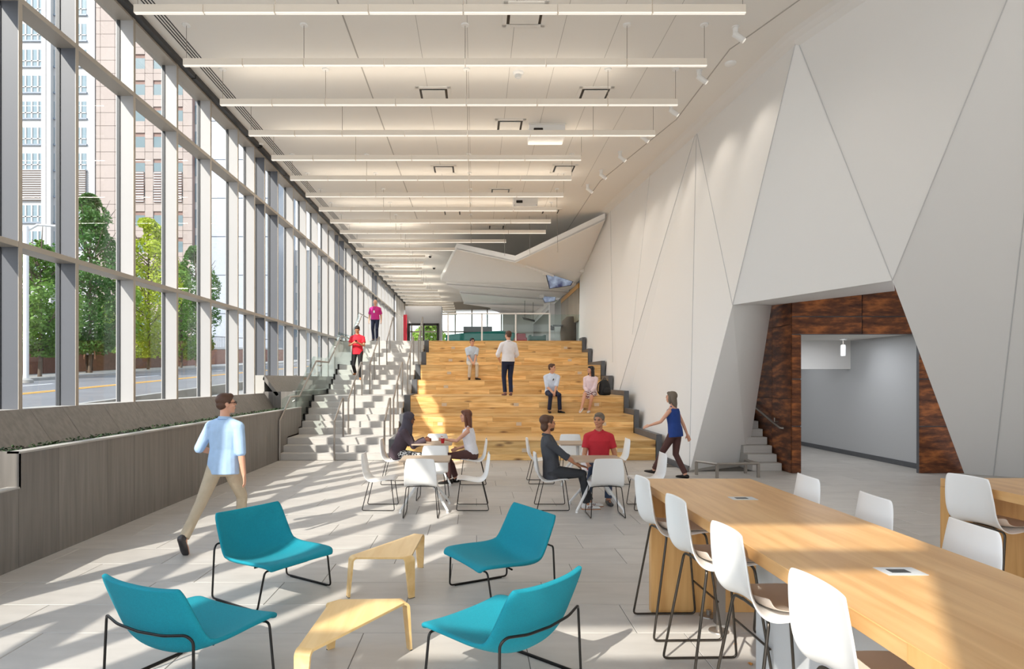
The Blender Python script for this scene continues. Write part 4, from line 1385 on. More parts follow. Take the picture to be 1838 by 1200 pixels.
tree(-26, 30, 2.2, 3.0, 7.2, lg4, 'bushy light green tree beyond the fence at far left', seed=5, n=5000)
tree(-26, 48, 2.2, 3.0, 8.0, lg1, 'bushy green tree beyond the fence behind the fourth bay', seed=7, n=4500)
car = empty('parked_car', (-24.2, 37.5, gz(37) + .9), math.pi / 2, label='pale parked car beyond the street fence', cat='car')
cm = mat('car_paint', (.55, .57, .6, 1), .3)
MB().prism([(-2.1, -.8, .3), (2.1, -.8, .3), (2.15, -.8, .8), (1.2, -.8, .95), (.7, -.8, 1.4), (-1.0, -.8, 1.4), (-1.7, -.8, .95), (-2.15, -.8, .85)], (0, 1.6, 0)).build('body', cm, car, bevel=.06)
MB().prism([(-.95, -.81, 1.0), (1.0, -.81, 1.0), (.6, -.81, 1.34), (-.85, -.81, 1.34)], (0, 1.62, 0)).build('windows', M['dark'], car)
for sx in (-1.3, 1.3):
    for sy_ in (-.78, .78): MB().tube([(sx, sy_ - .1, .32), (sx, sy_ + .1, .32)], .32, 14).build('wheel', M['black'], car)

# white and blue tower
tw = empty('white_tower', (-66, 100, 0), label='tall white tower with bluish window bands behind the first two bays', cat='building')
M['twhite'] = mat('tower_white', (.38, .385, .39, 1), .6)
M['tglass'] = mat('tower_glass', srgb(112, 130, 138), .15, spec=.8)
M['tgrey'] = mat('tower_grey', srgb(112, 122, 134), .5)
q = F / 100
XT = lambda px: (px - CX) / q + 66
MB().box(XT(-40), XT(170), 0, 20, 0, 75).build('wall', M['twhite'], tw)
lab_rows = [210 + 46.5 * k for k in range(-5, 9)]
for i in range(-6, 9):
    zc = H + (CY - (102 + 46.5 * i)) / q
    lou = i == 4 and False
    for x0, x1 in ((-30, 34), (36, 80), (90, 98), (137, 155)):
        if i == 5 - 0: pass
        f = MB().box(XT(x0), XT(x1), -.05, .1, zc - 1.5, zc + 1.1).build('window', M['tglass'], tw)
        if x1 - x0 > 12:
            n = 3 if x1 - x0 > 30 else 1
            s = MB()
            for k in range(1, n + 1):
                xx = XT(x0) + (XT(x1) - XT(x0)) * k / (n + 1)
                s.box(xx - .12, xx + .12, -.15, 0, zc - 1.5, zc + 1.1)
            s.box(XT(x0), XT(x1), -.15, 0, zc - .75, zc - .6)
            s.build('window_bar', M['twhite'], f)
    MB().box(XT(-30), XT(157), -.25, 0, zc - 1.75, zc - 1.5).build('floor_band', M['tgrey'], tw)
for x in (84, 93, 125): MB().box(XT(x) - .35, XT(x) + .35, -.8, 0, 0, 75).build('pier', M['twhite'], tw)
# louvre band
lz = H + (CY - 333) / q
s = MB().box(XT(35), XT(80), -.3, -.28, lz - 2.4, lz + 2.4).box(XT(137), XT(156), -.3, -.28, lz - 2.4, lz + 2.4)
s.build('louvre_back', mat('louvre_brown', srgb(150, 132, 122), .7), tw)
for k in range(14):
    z = lz - 2.3 + k * .35
    MB().box(XT(35), XT(80), -.5, -.3, z, z + .14).box(XT(137), XT(156), -.5, -.3, z, z + .14).build('louvre_slat', M['twhite'], tw)

bb = empty('beige_building', (-52, 100, 0), label='beige panel clad office building behind the third and fourth bays', cat='building')
M['bpan'] = mat('beige_panel', srgb(148, 136, 130), .7, noise_amt=.03, rnd=.04)
M['bdark'] = mat('brown_spandrel', srgb(124, 98, 90), .7)
M['bwin'] = mat('office_window', srgb(88, 108, 114), .2, spec=.8)
XB = lambda px: (px - CX) / q + 52
MB().box(XB(172), XB(345), .2, 20, 0, 75).build('core', M['bdark'], bb)
cols = [172, 180, 206, 241, 260, 275, 292, 318, 328, 345]
for j in range(16):
    z1 = H + (CY - (37.5 + 47 * (j - 4))) / q
    z0 = z1 - 47 / q
    for a, b_ in zip(cols[:-1], cols[1:]):
        isw = (a, b_) in ((241, 260), (275, 292), (318, 328))
        if isw:
            zc = z0 + (z1 - z0) * .38
            if 5 < j < 9.5 and False: pass
            MB().box(XB(a) + .05, XB(b_) - .05, .1, .25, zc - .85, zc + .85).build('window', M['bwin'], bb)
            MB().box(XB(a) + .03, XB(b_) - .03, 0, .2, z0 + .02, zc - .85).box(XB(a) + .03, XB(b_) - .03, .0, .2, zc + 1.45, z1 - .02).build('panel', M['bpan'], bb)
        else:
            zm = (z0 + z1) / 2
            for u, v_ in ((z0, zm), (zm, z1)):
                MB().box(XB(a) + .03, XB(b_) - .03, 0, .2, u + .03, v_ - .03).build('panel', M['bpan'], bb)
for a, b_ in ((243, 259), (277, 290), (319, 327)):
    z = H + (CY - 336) / q
    MB().box(XB(a), XB(b_), -.1, 0, z - 2.4, z + 2.4).build('louvre', M['bdark'], bb)
    for k in range(12): MB().box(XB(a), XB(b_), -.25, -.1, z - 2.3 + k * .4, z - 2.15 + k * .4).build('louvre_slat', M['twhite'], bb)
ib = MB()
sb_ = empty('glass_stair_tower', (-46, 101, 0), label='narrow bluish glass tower at the right end of the beige building', cat='building')
XS = lambda px: (px - CX) / q + 46
MB().box(XS(345), XS(357), 0, 15, 0, 75).build('wall', M['twhite'], sb_)
for j in range(16):
    zc = H + (CY - (60 + 47 * (j - 4))) / q
    MB().box(XS(345.5), XS(356), -.1, .1, zc - 1.5, zc + 1.4).build('window', M['tglass'], sb_)
# metal clad block and white building further up the street
mb_ = empty('metal_clad_building', (-29.3, 80, 0), label='pale grey metal clad building seen through the fifth window bay', cat='building')
MB().box(-4, 4, 0, 10, 0, 44).build('core', M['tgrey'], mb_)
mp_ = mat('metal_panel', srgb(150, 156, 166), .4, metal=.2, noise_amt=.06, rnd=.05)
for i in range(3):
    for j in range(9): MB().box(-4 + i * 2.66 + .02, -1.38 + i * 2.66, -.1, 0, .5 + j * 4.8, 5.2 + j * 4.8).build('metal_panel', mp_, mb_)
fb = MB().box(-40, -10, 90, 100, 0, 20).build('far_building', M['twhite'], label='white building at the end of the street', cat='building')
for j in range(4):
    for i in range(7):
        MB().box(-39 + i * 4.2, -36.4 + i * 4.2, 89.9, 90, 4 + j * 3.8, 6.4 + j * 3.8).build('window', M['tglass'], fb)
slab(-60, 30, 57, 130, 0, 'far_plaza', M['pave'])
tree(-4.3, 60, 1.6, 4.4, 7.0, lg4, 'green tree outside beyond the far entrance', seed=11, n=1500, leaf=.4)
# ================================================================= PEOPLE
def remesh(mb, name, mats, voxel, parent, smooth_it=3):
    me = mb.mesh(name + '_tmp', None)
    o = bpy.data.objects.new(name + '_tmp', me)
    COL.objects.link(o)
    m = o.modifiers.new('r', 'REMESH'); m.mode = 'VOXEL'; m.voxel_size = voxel; m.use_smooth_shade = True
    if smooth_it:
        m = o.modifiers.new('s', 'SMOOTH'); m.factor = .5; m.iterations = smooth_it
    dg = bpy.context.evaluated_depsgraph_get()
    dg.update()
    me2 = bpy.data.meshes.new_from_object(o.evaluated_get(dg))
    me2.name = name
    bpy.data.objects.remove(o); bpy.data.meshes.remove(me)
    me2.materials.clear()
    me2.materials.append(mats)
    me2.polygons.foreach_set('use_smooth', [True] * len(me2.polygons))
    o2 = bpy.data.objects.new(name, me2)
    COL.objects.link(o2)
    o2.parent = parent
    return o2


def perp(d, ref):
    d = d.normalized()
    a = (ref - d * ref.dot(d))
    if a.length < 1e-5: a = V((1, 0, 0)) - d * d.x
    return a.normalized()


def limb(mb, pts, rad, n=12, cap=True):
    'tapered tube through pts with circular sections; rad may hold (ra, rb)'
    pts = [V(p) for p in pts]
    secs = []
    for i, p in enumerate(pts):
        t = (pts[min(i + 1, len(pts) - 1)] - pts[max(i - 1, 0)]).normalized()
        ax = perp(t, V((1, .02, 0)) if abs(t.x) < .9 else V((0, 1, 0)))
        ay = t.cross(ax)
        r = rad[i]
        ra, rb = r if isinstance(r, tuple) else (r, r)
        secs.append((p, ax * ra, ay * rb))
    mb.loft(secs, n)
    if cap:
        for i in (0, -1):
            r = rad[i]
            r = min(r) if isinstance(r, tuple) else r
            mb.ell(pts[i], (r, r, r), nu=10, nv=6)


def ik(a, c, l1, l2, hint):
    a, c, hint = V(a), V(c), V(hint)
    d = c - a
    L_ = min(d.length, (l1 + l2) * .999)
    dn = d.normalized()
    x = (l1 * l1 - l2 * l2 + L_ * L_) / (2 * L_)
    h = math.sqrt(max(l1 * l1 - x * x, 0))
    return a + dn * x + perp(dn, hint) * h, a + dn * L_


def hand(mb, w_, d, side, n, curl, s=1.0):
    """w_: wrist, d: pointing direction, side: towards the thumb, n: palm normal"""
    d = d.normalized(); side = perp(d, side); n = d.cross(side) * (1 if n > 0 else -1)
    pc = w_ + d * .045 * s
    mb.loft([(w_ - d * .01, side * .026 * s, n * .02 * s), (w_ + d * .03 * s, side * .038 * s, n * .017 * s), (w_ + d * .085 * s, side * .042 * s, n * .014 * s)], 12)
    for k, (off, ln) in enumerate(((.031, .070), (.0105, .078), (-.0105, .072), (-.031, .056))):
        b = w_ + d * .078 * s + side * off * s
        d1 = (d * math.cos(curl * .5) + n * math.sin(curl * .5) + side * off * 2).normalized()
        d2 = (d * math.cos(curl * 1.5) + n * math.sin(curl * 1.5)).normalized()
        d3 = (d * math.cos(curl * 2.3) + n * math.sin(curl * 2.3)).normalized()
        p1 = b + d1 * ln * .5 * s
        p2 = p1 + d2 * ln * .32 * s
        p3 = p2 + d3 * ln * .25 * s
        limb(mb, [b - d * .02, b, p1, p2, p3], [.0095 * s, .0095 * s, .009 * s, .0085 * s, .0075 * s], 8)
    b = w_ + d * .022 * s + side * .026 * s
    t1 = (side * .8 + d * .6 + n * .3).normalized()
    t2 = (side * .25 + d * .9 + n * .35).normalized()
    limb(mb, [b, b + t1 * .034 * s, b + t1 * .034 * s + t2 * .042 * s], [.014 * s, .011 * s, .009 * s], 8)


def person(lab, loc, face, pel=.94, lean=(0, 0, 0), tw=0, hy=0, hp_=0, hands=None, feet=None, st=None, s=1.0, vox=.009, elb=None, knee=None, pz=None):
    """local frame: +y forward, +x to the person's right"""
    st = st or {}
    rz = math.atan2(-face[0], face[1])
    R = empty('person', loc, rz, label=lab, cat='person')
    fem = st.get('fem', False)
    P = V((0, pz or 0, pel))
    Cc = P + V((lean[0], lean[1], .47 * s + lean[2]))
    ct, st_ = math.cos(tw), math.sin(tw)
    rgt = V((ct, -st_, 0)); fwd = V((st_, ct, 0))
    upv = (Cc - P).normalized()
    shw = (.158 if fem else .178) * s
    Nk = Cc + upv * .075 * s
    Hd = Nk + V((0, .012, .15 * s)) + fwd * .015 + V((lean[0] * .05, lean[1] * .12, 0))
    SR = Cc + rgt * shw + V((0, 0, -.038)); SL = Cc - rgt * shw + V((0, 0, -.038))
    HR = P + V((.09 * s, 0, -.02)); HL = P - V((.09 * s, 0, .02))
    hands = hands or {}
    HNR = V(hands.get('R', (.25 * s, .06, pel - .12))); HNL = V(hands.get('L', (-.25 * s, .06, pel - .12)))
    eh = elb or {}
    ER, WR = ik(SR, HNR, .285 * s, .255 * s, eh.get('R', (.3, -1, -.3)))
    EL, WL = ik(SL, HNL, .285 * s, .255 * s, eh.get('L', (-.3, -1, -.3)))
    feet = feet or {}
    AR = V(feet.get('R', (.10, 0, .09))); AL = V(feet.get('L', (-.10, 0, .09)))
    kh = knee or {}
    KR, AR = ik(HR, AR, .44 * s, .43 * s, kh.get('R', (.05, 1, .2)))
    KL, AL = ik(HL, AL, .44 * s, .43 * s, kh.get('L', (-.05, 1, .2)))
    tor = {0: 1}
    gain = lambda g: [
        (P + V((0, 0, -.10 * s)), (.13 if not fem else .14), .10), (P + V((0, 0, -.02 * s)), (.168 if not fem else .175), .118), (P.lerp(Cc, .15), (.160 if not fem else .162), .112),
        (P.lerp(Cc, .38), (.150 if not fem else .125), .105), (P.lerp(Cc, .62), (.163 if not fem else .140), .112), (P.lerp(Cc, .82), (.175 if not fem else .15), .112),
        (Cc + V((0, 0, -.005)), (.150 if not fem else .13), .086), (Cc + upv * .045 * s, .088, .065), (Nk, .058, .056)]

    def torso(mb, g, lo=0, hi=9, hem=False, neck=False):
        secs = []
        for i, (c, a, b) in enumerate(gain(g)[lo:hi]):
            if hem and i == 0: a, b = (.172 if not fem else .182), .122
            u = min(1, (i + lo) / 6)
            r_ = V((1, 0, 0)).lerp(rgt, u).normalized(); f_ = perp(upv, V((0, 1, 0)).lerp(fwd, u))
            secs.append((c + (f_ * .01 if 3 <= i + lo <= 5 else V()), r_ * (a * s + g), f_ * (b * s + g)))
        if neck: secs.append((Nk - upv * .026, rgt * .072 * s, perp(upv, fwd) * .068 * s))
        mb.loft(secs, 20)

    def sleeve(mb, S, E, W, g, ext, r0=.052, r1=.041, r2=.034):
        p = [S + (E - S) * .0, S.lerp(E, .5), E]
        r = [(r0 + g) * s, (.048 + g) * s, (r1 + g) * s]
        if ext <= 1:
            p = [S, S.lerp(E, ext * .5), S.lerp(E, ext)]
            r = [(r0 + g) * s, (.052 + g * 1.1) * s, (.05 + g * 1.3) * s]
            limb(mb, p, r, 14, cap=False); mb.ell(S, ((r0 + g) * s,) * 3)
        else:
            e2 = E.lerp(W, ext - 1)
            p += [E.lerp(W, (ext - 1) * .5), e2]
            r += [(.040 + g) * s, (.036 + g) * s]
            limb(mb, p, r, 14, cap=False); mb.ell(S, ((r0 + g) * s,) * 3); mb.ell(E, ((r1 + g) * s,) * 3)

    body = MB()
    torso(body, -.004)
    a1 = .88 if fem else 1
    for S, E, W in ((SR, ER, WR), (SL, EL, WL)):
        limb(body, [Cc.lerp(S, .5) + upv * .01, S, S.lerp(E, .45), E, E.lerp(W, .3), W], [.05 * s, .052 * s * a1, .046 * s * a1, .038 * s * a1, .038 * s * a1, .026 * s * a1])
    for Hh, K, A in ((HR, KR, AR), (HL, KL, AL)):
        limb(body, [Hh, Hh.lerp(K, .35), K, K.lerp(A, .3), A], [.088 * s, .076 * s, .055 * s, .052 * s, .036 * s])
    tdir = {'R': V(feet.get('Rt', (.15, 1, 0))), 'L': V(feet.get('Lt', (-.15, 1, 0)))}
    for k, A in (('R', AR), ('L', AL)):
        t = tdir[k].normalized()
        limb(body, [A - t * .03 + V((0, 0, -.05)), A + t * .07 + V((0, 0, -.055)), A + t * .15 + V((0, 0, -.065))], [.03, .034, .022])
        limb(body, [A, A + V((0, 0, -.04)) + t * .01], [.036, .034])
    # hands
    hd = hands.get('d', None)
    for k, W, E, sg in (('R', WR, ER, 1), ('L', WL, EL, -1)):
        d = V(hands[k + 'd']) if k + 'd' in hands else (W - E)
        side = V(hands.get(k + 's', (-.3 * sg, 1, .2)))
        hand(body, W, d, side, hands.get(k + 'n', -sg), hands.get(k + 'c', .35), .95 * s)
    # head
    hm = Matrix.Rotation(-(hy + tw), 3, 'Z') @ Matrix.Rotation(-hp_, 3, 'X')
    hs = s ** .5 * (.96 if fem else 1)
    hp = lambda x, y, z: Hd + hm @ V((x * hs, y * hs, z * hs))
    he = lambda mb, c, r, nu=14, nv=9: mb.ell(hp(*c), (r[0] * hs, r[1] * hs, r[2] * hs), hm, nu, nv)
    limb(body, [Nk - upv * .05, Nk + V((0, 0, .01)), hp(0, -.02, -.06)], [.062 * s * a1, .055 * s * a1, .052 * s * a1])
    he(body, (0, -.012, .03), (.074, .094, .088))
    he(body, (0, .022, -.012), (.066, .070, .075))
    he(body, (0, .036, -.058), (.050, .052, .048))
    he(body, (0, .068, -.088), (.024, .022, .020))
    body.loft([(hp(0, .084, .028), hm @ V((.008, 0, 0)), hm @ V((0, .01, 0))), (hp(0, .100, .0), hm @ V((.012, 0, 0)), hm @ V((0, .016, 0))), (hp(0, .100, -.018), hm @ V((.017, 0, 0)), hm @ V((0, .014, 0)))], 8)
    for sx in (-1, 1):
        he(body, (sx * .076, -.006, -.002), (.010, .022, .033))
        he(body, (sx * .036, .062, -.018), (.026, .026, .024))
        he(body, (sx * .032, .078, .034), (.024, .014, .008))
    he(body, (0, .088, -.046), (.024, .012, .006)); he(body, (0, .086, -.056), (.020, .012, .007))
    remesh(body, 'body', st.get('skin', M['skin1']), vox, R, 3)
    # face details
    for sx in (-1, 1):
        MB().ell(hp(sx * .031, .0845, .014), (.012 * hs, .006 * hs, .0075 * hs), hm, 10, 6).build('eye', M['eye'], R, smooth=60)
        MB().ell(hp(sx * .033, .089, .033), (.020 * hs, .005 * hs, .0042 * hs), hm, 10, 6).build('eyebrow', st.get('hairm', M['eye']), R, smooth=60)
    MB().ell(hp(0, .0985, -.051), (.021 * hs, .004 * hs, .0065 * hs), hm, 10, 6).build('mouth', M['lip'], R, smooth=60)
    if st.get('glasses'):
        g = MB()
        for sx in (-1, 1):
            g.tube([hp(sx * .034 + .023 * math.cos(a), .102, .012 + .016 * math.sin(a)) for a in [i * math.pi / 6 for i in range(12)]], .0025, 5, closed=True)
            g.tube([hp(sx * .057, .10, .018), hp(sx * .08, .04, .016), hp(sx * .082, -.01, .008)], .003, 5)
        g.tube([hp(-.011, .103, .014), hp(.011, .103, .014)], .0025, 5)
        g.build('glasses', M['black'], R, smooth=60)
    # hair
    hs_ = st.get('hair', 'short')
    hairm = st.get('hairm', M['eye'])
    hb = MB()
    if hs_ in ('short', 'wavy', 'long', 'bob'):
        he(hb, (0, -.024, .052), (.083, .098, .082), 18, 12)
        he(hb, (0, -.052, -.0), (.074, .064, .066), 16, 10)
        he(hb, (0, .040, .092), (.058, .044, .034))
        for sx in (-1, 1): he(hb, (sx * .068, .004, .035), (.016, .034, .036))
        if hs_ == 'wavy':
            he(hb, (0, -.06, -.045), (.07, .06, .07)); he(hb, (.0, -.05, .06), (.09, .09, .08))
        if hs_ in ('long', 'bob'):
            ln = .34 if hs_ == 'long' else .15
            he(hb, (0, -.05, .04), (.092, .085, .092))
            pts = [hp(0, -.045, .03), hp(0, -.06, -.06), hp(0, -.075, -.06) + V((0, 0, -ln * .45)) , hp(0, -.085, -.06) + V((0, -.01, -ln))]
            secs = []
            for i, (p, wx, wy) in enumerate(zip(pts, (.088, .098, .09, .04), (.07, .06, .05, .025))):
                secs.append((p, hm @ V((wx * hs, 0, 0)), hm @ V((0, wy * hs, 0))))
            hb.loft(secs[::-1], 16)
            for sx in (-1, 1):
                q0 = hp(sx * .078, .012, .02); q1 = hp(sx * .084, .005, -.06); q2 = q1 + V((0, -.01, -ln * .35))
                limb(hb, [q0, q1, q2], [.018, .026, .02])
        o = remesh(hb, 'hair', hairm, vox * .8, R, 2)
    elif hs_ == 'bald':
        he(hb, (0, -.052, -.006), (.079, .062, .044), 18, 10)
        for sx in (-1, 1): he(hb, (sx * .074, -.02, .008), (.008, .034, .03))
        remesh(hb, 'hair', hairm, vox * .8, R, 2)
    elif hs_ == 'scarf':
        he(hb, (0, -.016, .042), (.098, .114, .104), 20, 12)
        he(hb, (0, -.045, -.03), (.086, .085, .10), 18, 10)
        he(hb, (0, .02, -.10), (.066, .062, .045))
        limb(hb, [hp(0, -.03, -.04), Nk + upv * .0, Cc + upv * -.04 + V((0, .01, 0))], [(.09, .09), (.12, .11), (.19, .14)], 18)
        limb(hb, [Cc + V((0, .02, 0)), Cc + V((0, .07, -.16)), Cc + V((0, .06, -.26))], [(.13, .08), (.10, .05), (.05, .03)])
        o = remesh(hb, 'headscarf', hairm, vox, R, 3)
        # open the face: vertices in front of the face are moved behind the skin
        c = hp(0, .07, -.008)
        inv = hm.transposed()
        for v in o.data.vertices:
            l = inv @ (v.co - Hd)
            e = (l.x / .056) ** 2 + ((l.z + .006) / .080) ** 2
            if l.y > 0 and e < 1: v.co = v.co - hm @ V((0, (1 - e) ** .5 * .055, 0))
    if st.get('beard'):
        hb2 = MB(); he(hb2, (0, .040, -.072), (.053, .052, .040)); he(hb2, (0, .092, -.036), (.022, .010, .005))
        remesh(hb2, 'beard', hairm, vox * .8, R, 1)
    # shirt
    sh = st.get('shirt')
    if sh:
        g = st.get('sg', .014)
        b = MB()
        lo = 0 if st.get('untuck') else 1
        hi = 7 if st.get('tank') else 8
        torso(b, g, lo, hi, hem=bool(st.get('untuck')), neck=not st.get('tank') and st.get('collar', True))
        if st.get('untuck') and not st.get('seated'):
            pass
        if not st.get('tank'):
            for S, E, W in ((SR, ER, WR), (SL, EL, WL)):
                sleeve(b, S, E, W, g * .8, st.get('sleeve', .55))
                limb(b, [Cc.lerp(S, .3) + upv * .02, S], [.06 * s + g * .5, .056 * s + g * .8])
        else:
            for sgn in (-1, 1):
                x = rgt * (.07 * s * sgn)
                limb(b, [Cc + x * 1.2 + fwd * .08 - upv * .05, Cc + x + upv * .045, Cc + x * 1.2 - fwd * .08 - upv * .05], [(.03, .015)] * 3)
        if st.get('puff'):
            torso(b, g * 2.2, 1, 5)
        o = remesh(b, 'shirt', sh, vox, R, 2)
        if st.get('collar', True) and not st.get('tank'):
            c = MB()
            for dz, rr in ((-.024, .073), (-.010, .065)):
                pts = [Nk + rgt * (math.cos(a_) * rr * s) + fwd * (math.sin(a_) * rr * s + .004) + upv * (dz + .014 * (1 - math.sin(a_)) / 2 - .02 * max(0, math.sin(a_)) ** 3) for a_ in [i * math.pi / 8 for i in range(16)]]
                c.tube(pts, .0125, 8, closed=True)
            c.build('collar', st.get('collarm', sh), R, smooth=60)
            if st.get('sleeve', .55) > .8 and st.get('sleeve', .55) < 2:
                for S, E, W in ((SR, ER, WR), (SL, EL, WL)):
                    e = st['sleeve']
                    q0 = S.lerp(E, e - .08) if e <= 1 else E.lerp(W, e - 1.12); q1 = S.lerp(E, e) if e <= 1 else E.lerp(W, e - 1 + .02)
                    cu = MB(); cu.tube([q0, q1], .047 * s + .008, 14)
                    cu.build('cuff', sh, R, smooth=50)
    # legs wear
    pa = st.get('pants')
    if pa:
        b = MB()
        gp = .012
        secs = []
        secs = [(P + V((0, 0, -.12 * s)), V((.14 * s, 0, 0)), V((0, .105 * s, 0))), (P + V((0, 0, -.03 * s)), V((.176 * s + gp * .5, 0, 0)), V((0, .122 * s + gp * .4, 0))), (P.lerp(Cc, .2), V((.158 * s + gp * .5, 0, 0)), V((0, .112 * s + gp * .4, 0)))]
        b.loft(secs, 20)
        hem = st.get('hem', .985)
        for Hh, K, A in ((HR, KR, AR), (HL, KL, AL)):
            e = K.lerp(A, hem)
            limb(b, [Hh + V((0, 0, .02)), Hh.lerp(K, .4), K, K.lerp(A, .4), e], [.096 * s, .084 * s, .064 * s, .058 * s, .056 * s], 14, cap=False)
            b.ell(K, (.064 * s,) * 3); b.ell(Hh, (.098 * s,) * 3)
        remesh(b, 'trousers', pa, vox, R, 2)
        if st.get('belt'):
            bb_ = MB()
            c = P.lerp(Cc, .17)
            bb_.loft([(c - upv * .018, V((.162 * s + .012, 0, 0)), V((0, .115 * s + .012, 0))), (c + upv * .018, V((.160 * s + .012, 0, 0)), V((0, .113 * s + .012, 0)))], 24)
            bb_.build('belt', M['black'], R, smooth=50)
    if st.get('skirt'):
        b = MB()
        m1 = HR.lerp(KR, .9).lerp(HL.lerp(KL, .9), .5)
        limb(b, [P.lerp(Cc, .18), P + V((0, .0, -.02)), P.lerp(m1, .5), m1 + V((0, .01, -.01))], [(.13, .11), (.185, .13), (.185, .115), (.165, .10)], 20, cap=False)
        remesh(b, 'skirt', st['skirt'], vox, R, 2)
    # shoes
    sm = st.get('shoe', M['black'])
    for k, A in (('R', AR), ('L', AL)):
        t = tdir[k].normalized(); sd = perp(t, V((1, 0, 0)).cross(t).cross(V((1, 0, 0))) if False else V((-t.y, t.x, 0)))
        up_ = t.cross(sd)
        if up_.z < 0: up_ = -up_
        b = MB()
        base = A + up_ * -.062
        low = st.get('lowshoe')
        b.loft([(base - t * .075 + up_ * .01, sd * .024, up_ * .026), (base - t * .05 + up_ * .012, sd * .036, up_ * .040), (base + t * .03 + up_ * .010, sd * .040, up_ * .040), (base + t * .11, sd * .046, up_ * .028), (base + t * .165 - up_ * .004, sd * .040, up_ * .022), (base + t * .20 - up_ * .010, sd * .018, up_ * .013)], 14)
        if not low: b.loft([(base - t * .015 + up_ * .0, sd * .036, t * .05), (base - t * .02 + up_ * .06, sd * .038, t * .046)], 12)
        o = remesh(b, 'shoe', sm, vox * .85, R, 2)
        if st.get('sole'):
            b = MB()
            zb = base - up_ * .03
            b.loft([(zb - t * .08, sd * .02, up_ * .012), (zb - t * .05, sd * .038, up_ * .012), (zb + t * .1, sd * .048, up_ * .012), (zb + t * .17, sd * .040, up_ * .012), (zb + t * .205, sd * .015, up_ * .01)], 12)
            b.build('sole', st['sole'], o, smooth=60)
            for i in range(3):
                q_ = base + t * (.015 + .025 * i) + up_ * .012
                for sg in (-1, 1):
                    MB().tube([q_ + sd * .041 * sg + up_ * .012 + t * .012, q_ + sd * .045 * sg - up_ * .02 - t * .004], .005, 5).build('stripe', st['stripe'], o)
    return R, dict(P=P, C=Cc, Nk=Nk, Hd=Hd, hp=hp, WR=WR, WL=WL, fwd=fwd, rgt=rgt, upv=upv, KR=KR, KL=KL, HR=HR)


def cloth(n, c, **k): return mat(n, srgb(*c), .85, noise_amt=.05, noise_scale=14, bump=.35, bscale=16, **k)


h_brown, h_dark, h_grey, h_auburn = mat('hair_brown', srgb(84, 56, 40), .6), mat('hair_black', srgb(30, 22, 20), .5), mat('hair_grey', srgb(110, 98, 84), .7), mat('hair_auburn', srgb(104, 58, 38), .5)
c_lblue, c_white, c_khaki, c_navy, c_red, c_mag = cloth('shirt_light_blue', (168, 196, 228)), cloth('shirt_white', (232, 230, 234)), cloth('khaki', (188, 172, 148)), cloth('navy', (30, 36, 60)), cloth('polo_red', (190, 40, 52)), cloth('polo_magenta', (196, 44, 128))
c_dgrey, c_brown, c_charcoal, c_blue, c_pink, c_stone = cloth('shirt_dark_grey', (66, 68, 74)), cloth('brown_cloth', (84, 54, 50)), cloth('charcoal', (52, 54, 58)), cloth('royal_blue', (30, 62, 132)), cloth('pale_pink', (230, 208, 212)), cloth('stone_trousers', (214, 202, 184))
c_pred, c_blk, c_scarf, c_jean, c_tan = cloth('polo_bright_red', (214, 38, 56)), cloth('black_cloth', (30, 28, 30)), cloth('dark_scarf', (72, 66, 76)), cloth('blue_jeans', (60, 74, 100)), mat('tan_shoe', srgb(170, 110, 60), .6)


def patterned(name, c1, c2, scale):
    m = mat(name, c1, .85)
    N, L = m.node_tree.nodes, m.node_tree.links
    t = N.new('ShaderNodeTexCoord'); n = N.new('ShaderNodeTexNoise'); r = N.new('ShaderNodeValToRGB')
    n.inputs['Scale'].default_value = scale; n.inputs['Detail'].default_value = 1
    r.color_ramp.interpolation = 'CONSTANT'
    r.color_ramp.elements[0].color = c1; r.color_ramp.elements[1].position = .5; r.color_ramp.elements[1].color = c2
    L.new(t.outputs['Object'], n.inputs['Vector']); L.new(n.outputs[0], r.inputs[0]); L.new(r.outputs[0], N['Principled BSDF'].inputs['Base Color'])
    return m


p_bw = patterned('black_white_print', srgb(40, 38, 42), srgb(226, 224, 222), 42)
p_fl = patterned('floral_print', srgb(222, 214, 214), srgb(120, 70, 82), 26)
w_shoe = mat('white_shoe', (.75, .74, .72, 1), .5)
gum = mat('gum_sole', srgb(176, 120, 80), .6); maroon = mat('maroon_stripe', srgb(90, 24, 34), .5)

# 1 walking man at the left
person('man in light blue shirt and khaki trousers walking past the planter, seen from behind', (-2.90, 7.35, 0), (.22, .97), pel=.915, lean=(0, .03, 0), hy=.75, hp_=-.05,
       hands=dict(R=(.27, .0, .80), L=(-.24, .24, 1.02), Lc=.8, Ls=(0, .2, 1)), elb=dict(L=(-.6, -1, -.2)),
       feet=dict(R=(.09, .20, .09), L=(-.13, -.52, .17), Lt=(-.1, .55, -.85), Rt=(.1, 1, 0)), knee=dict(L=(0, 1, 0)),
       st=dict(shirt=c_lblue, sleeve=1.05, untuck=True, pants=c_khaki, hair='short', hairm=h_brown, glasses=True, shoe=mat('dark_leather', srgb(50, 46, 48), .5), sg=.02), vox=.008)
# 2 woman in headscarf
R2, k2 = person('woman in dark headscarf and patterned skirt seated leaning on the table', (-1.44, 11.72, 0), (1, 0), pel=.545, lean=(0, .17, -.05), hy=0, hp_=.1, pz=-.02,
       hands=dict(R=(.10, .53, .80), L=(-.14, .50, .79), Rc=.9, Lc=.9, Rd=(-.2, 1, 0), Ld=(.3, 1, 0), Rs=(-.3, 0, 1), Ls=(.3, 0, 1)), elb=dict(R=(.4, -.5, -1), L=(-.4, -.5, -1)),
       feet=dict(R=(.10, .36, .09), L=(-.12, .28, .09)), st=dict(fem=True, skin=M['skin3'], hair='scarf', hairm=c_scarf, shirt=cloth('dark_plum', (76, 62, 70)), sleeve=1.95, untuck=True, pants=p_bw, shoe=M['black'], sg=.026, collar=False), s=.98, vox=.009)
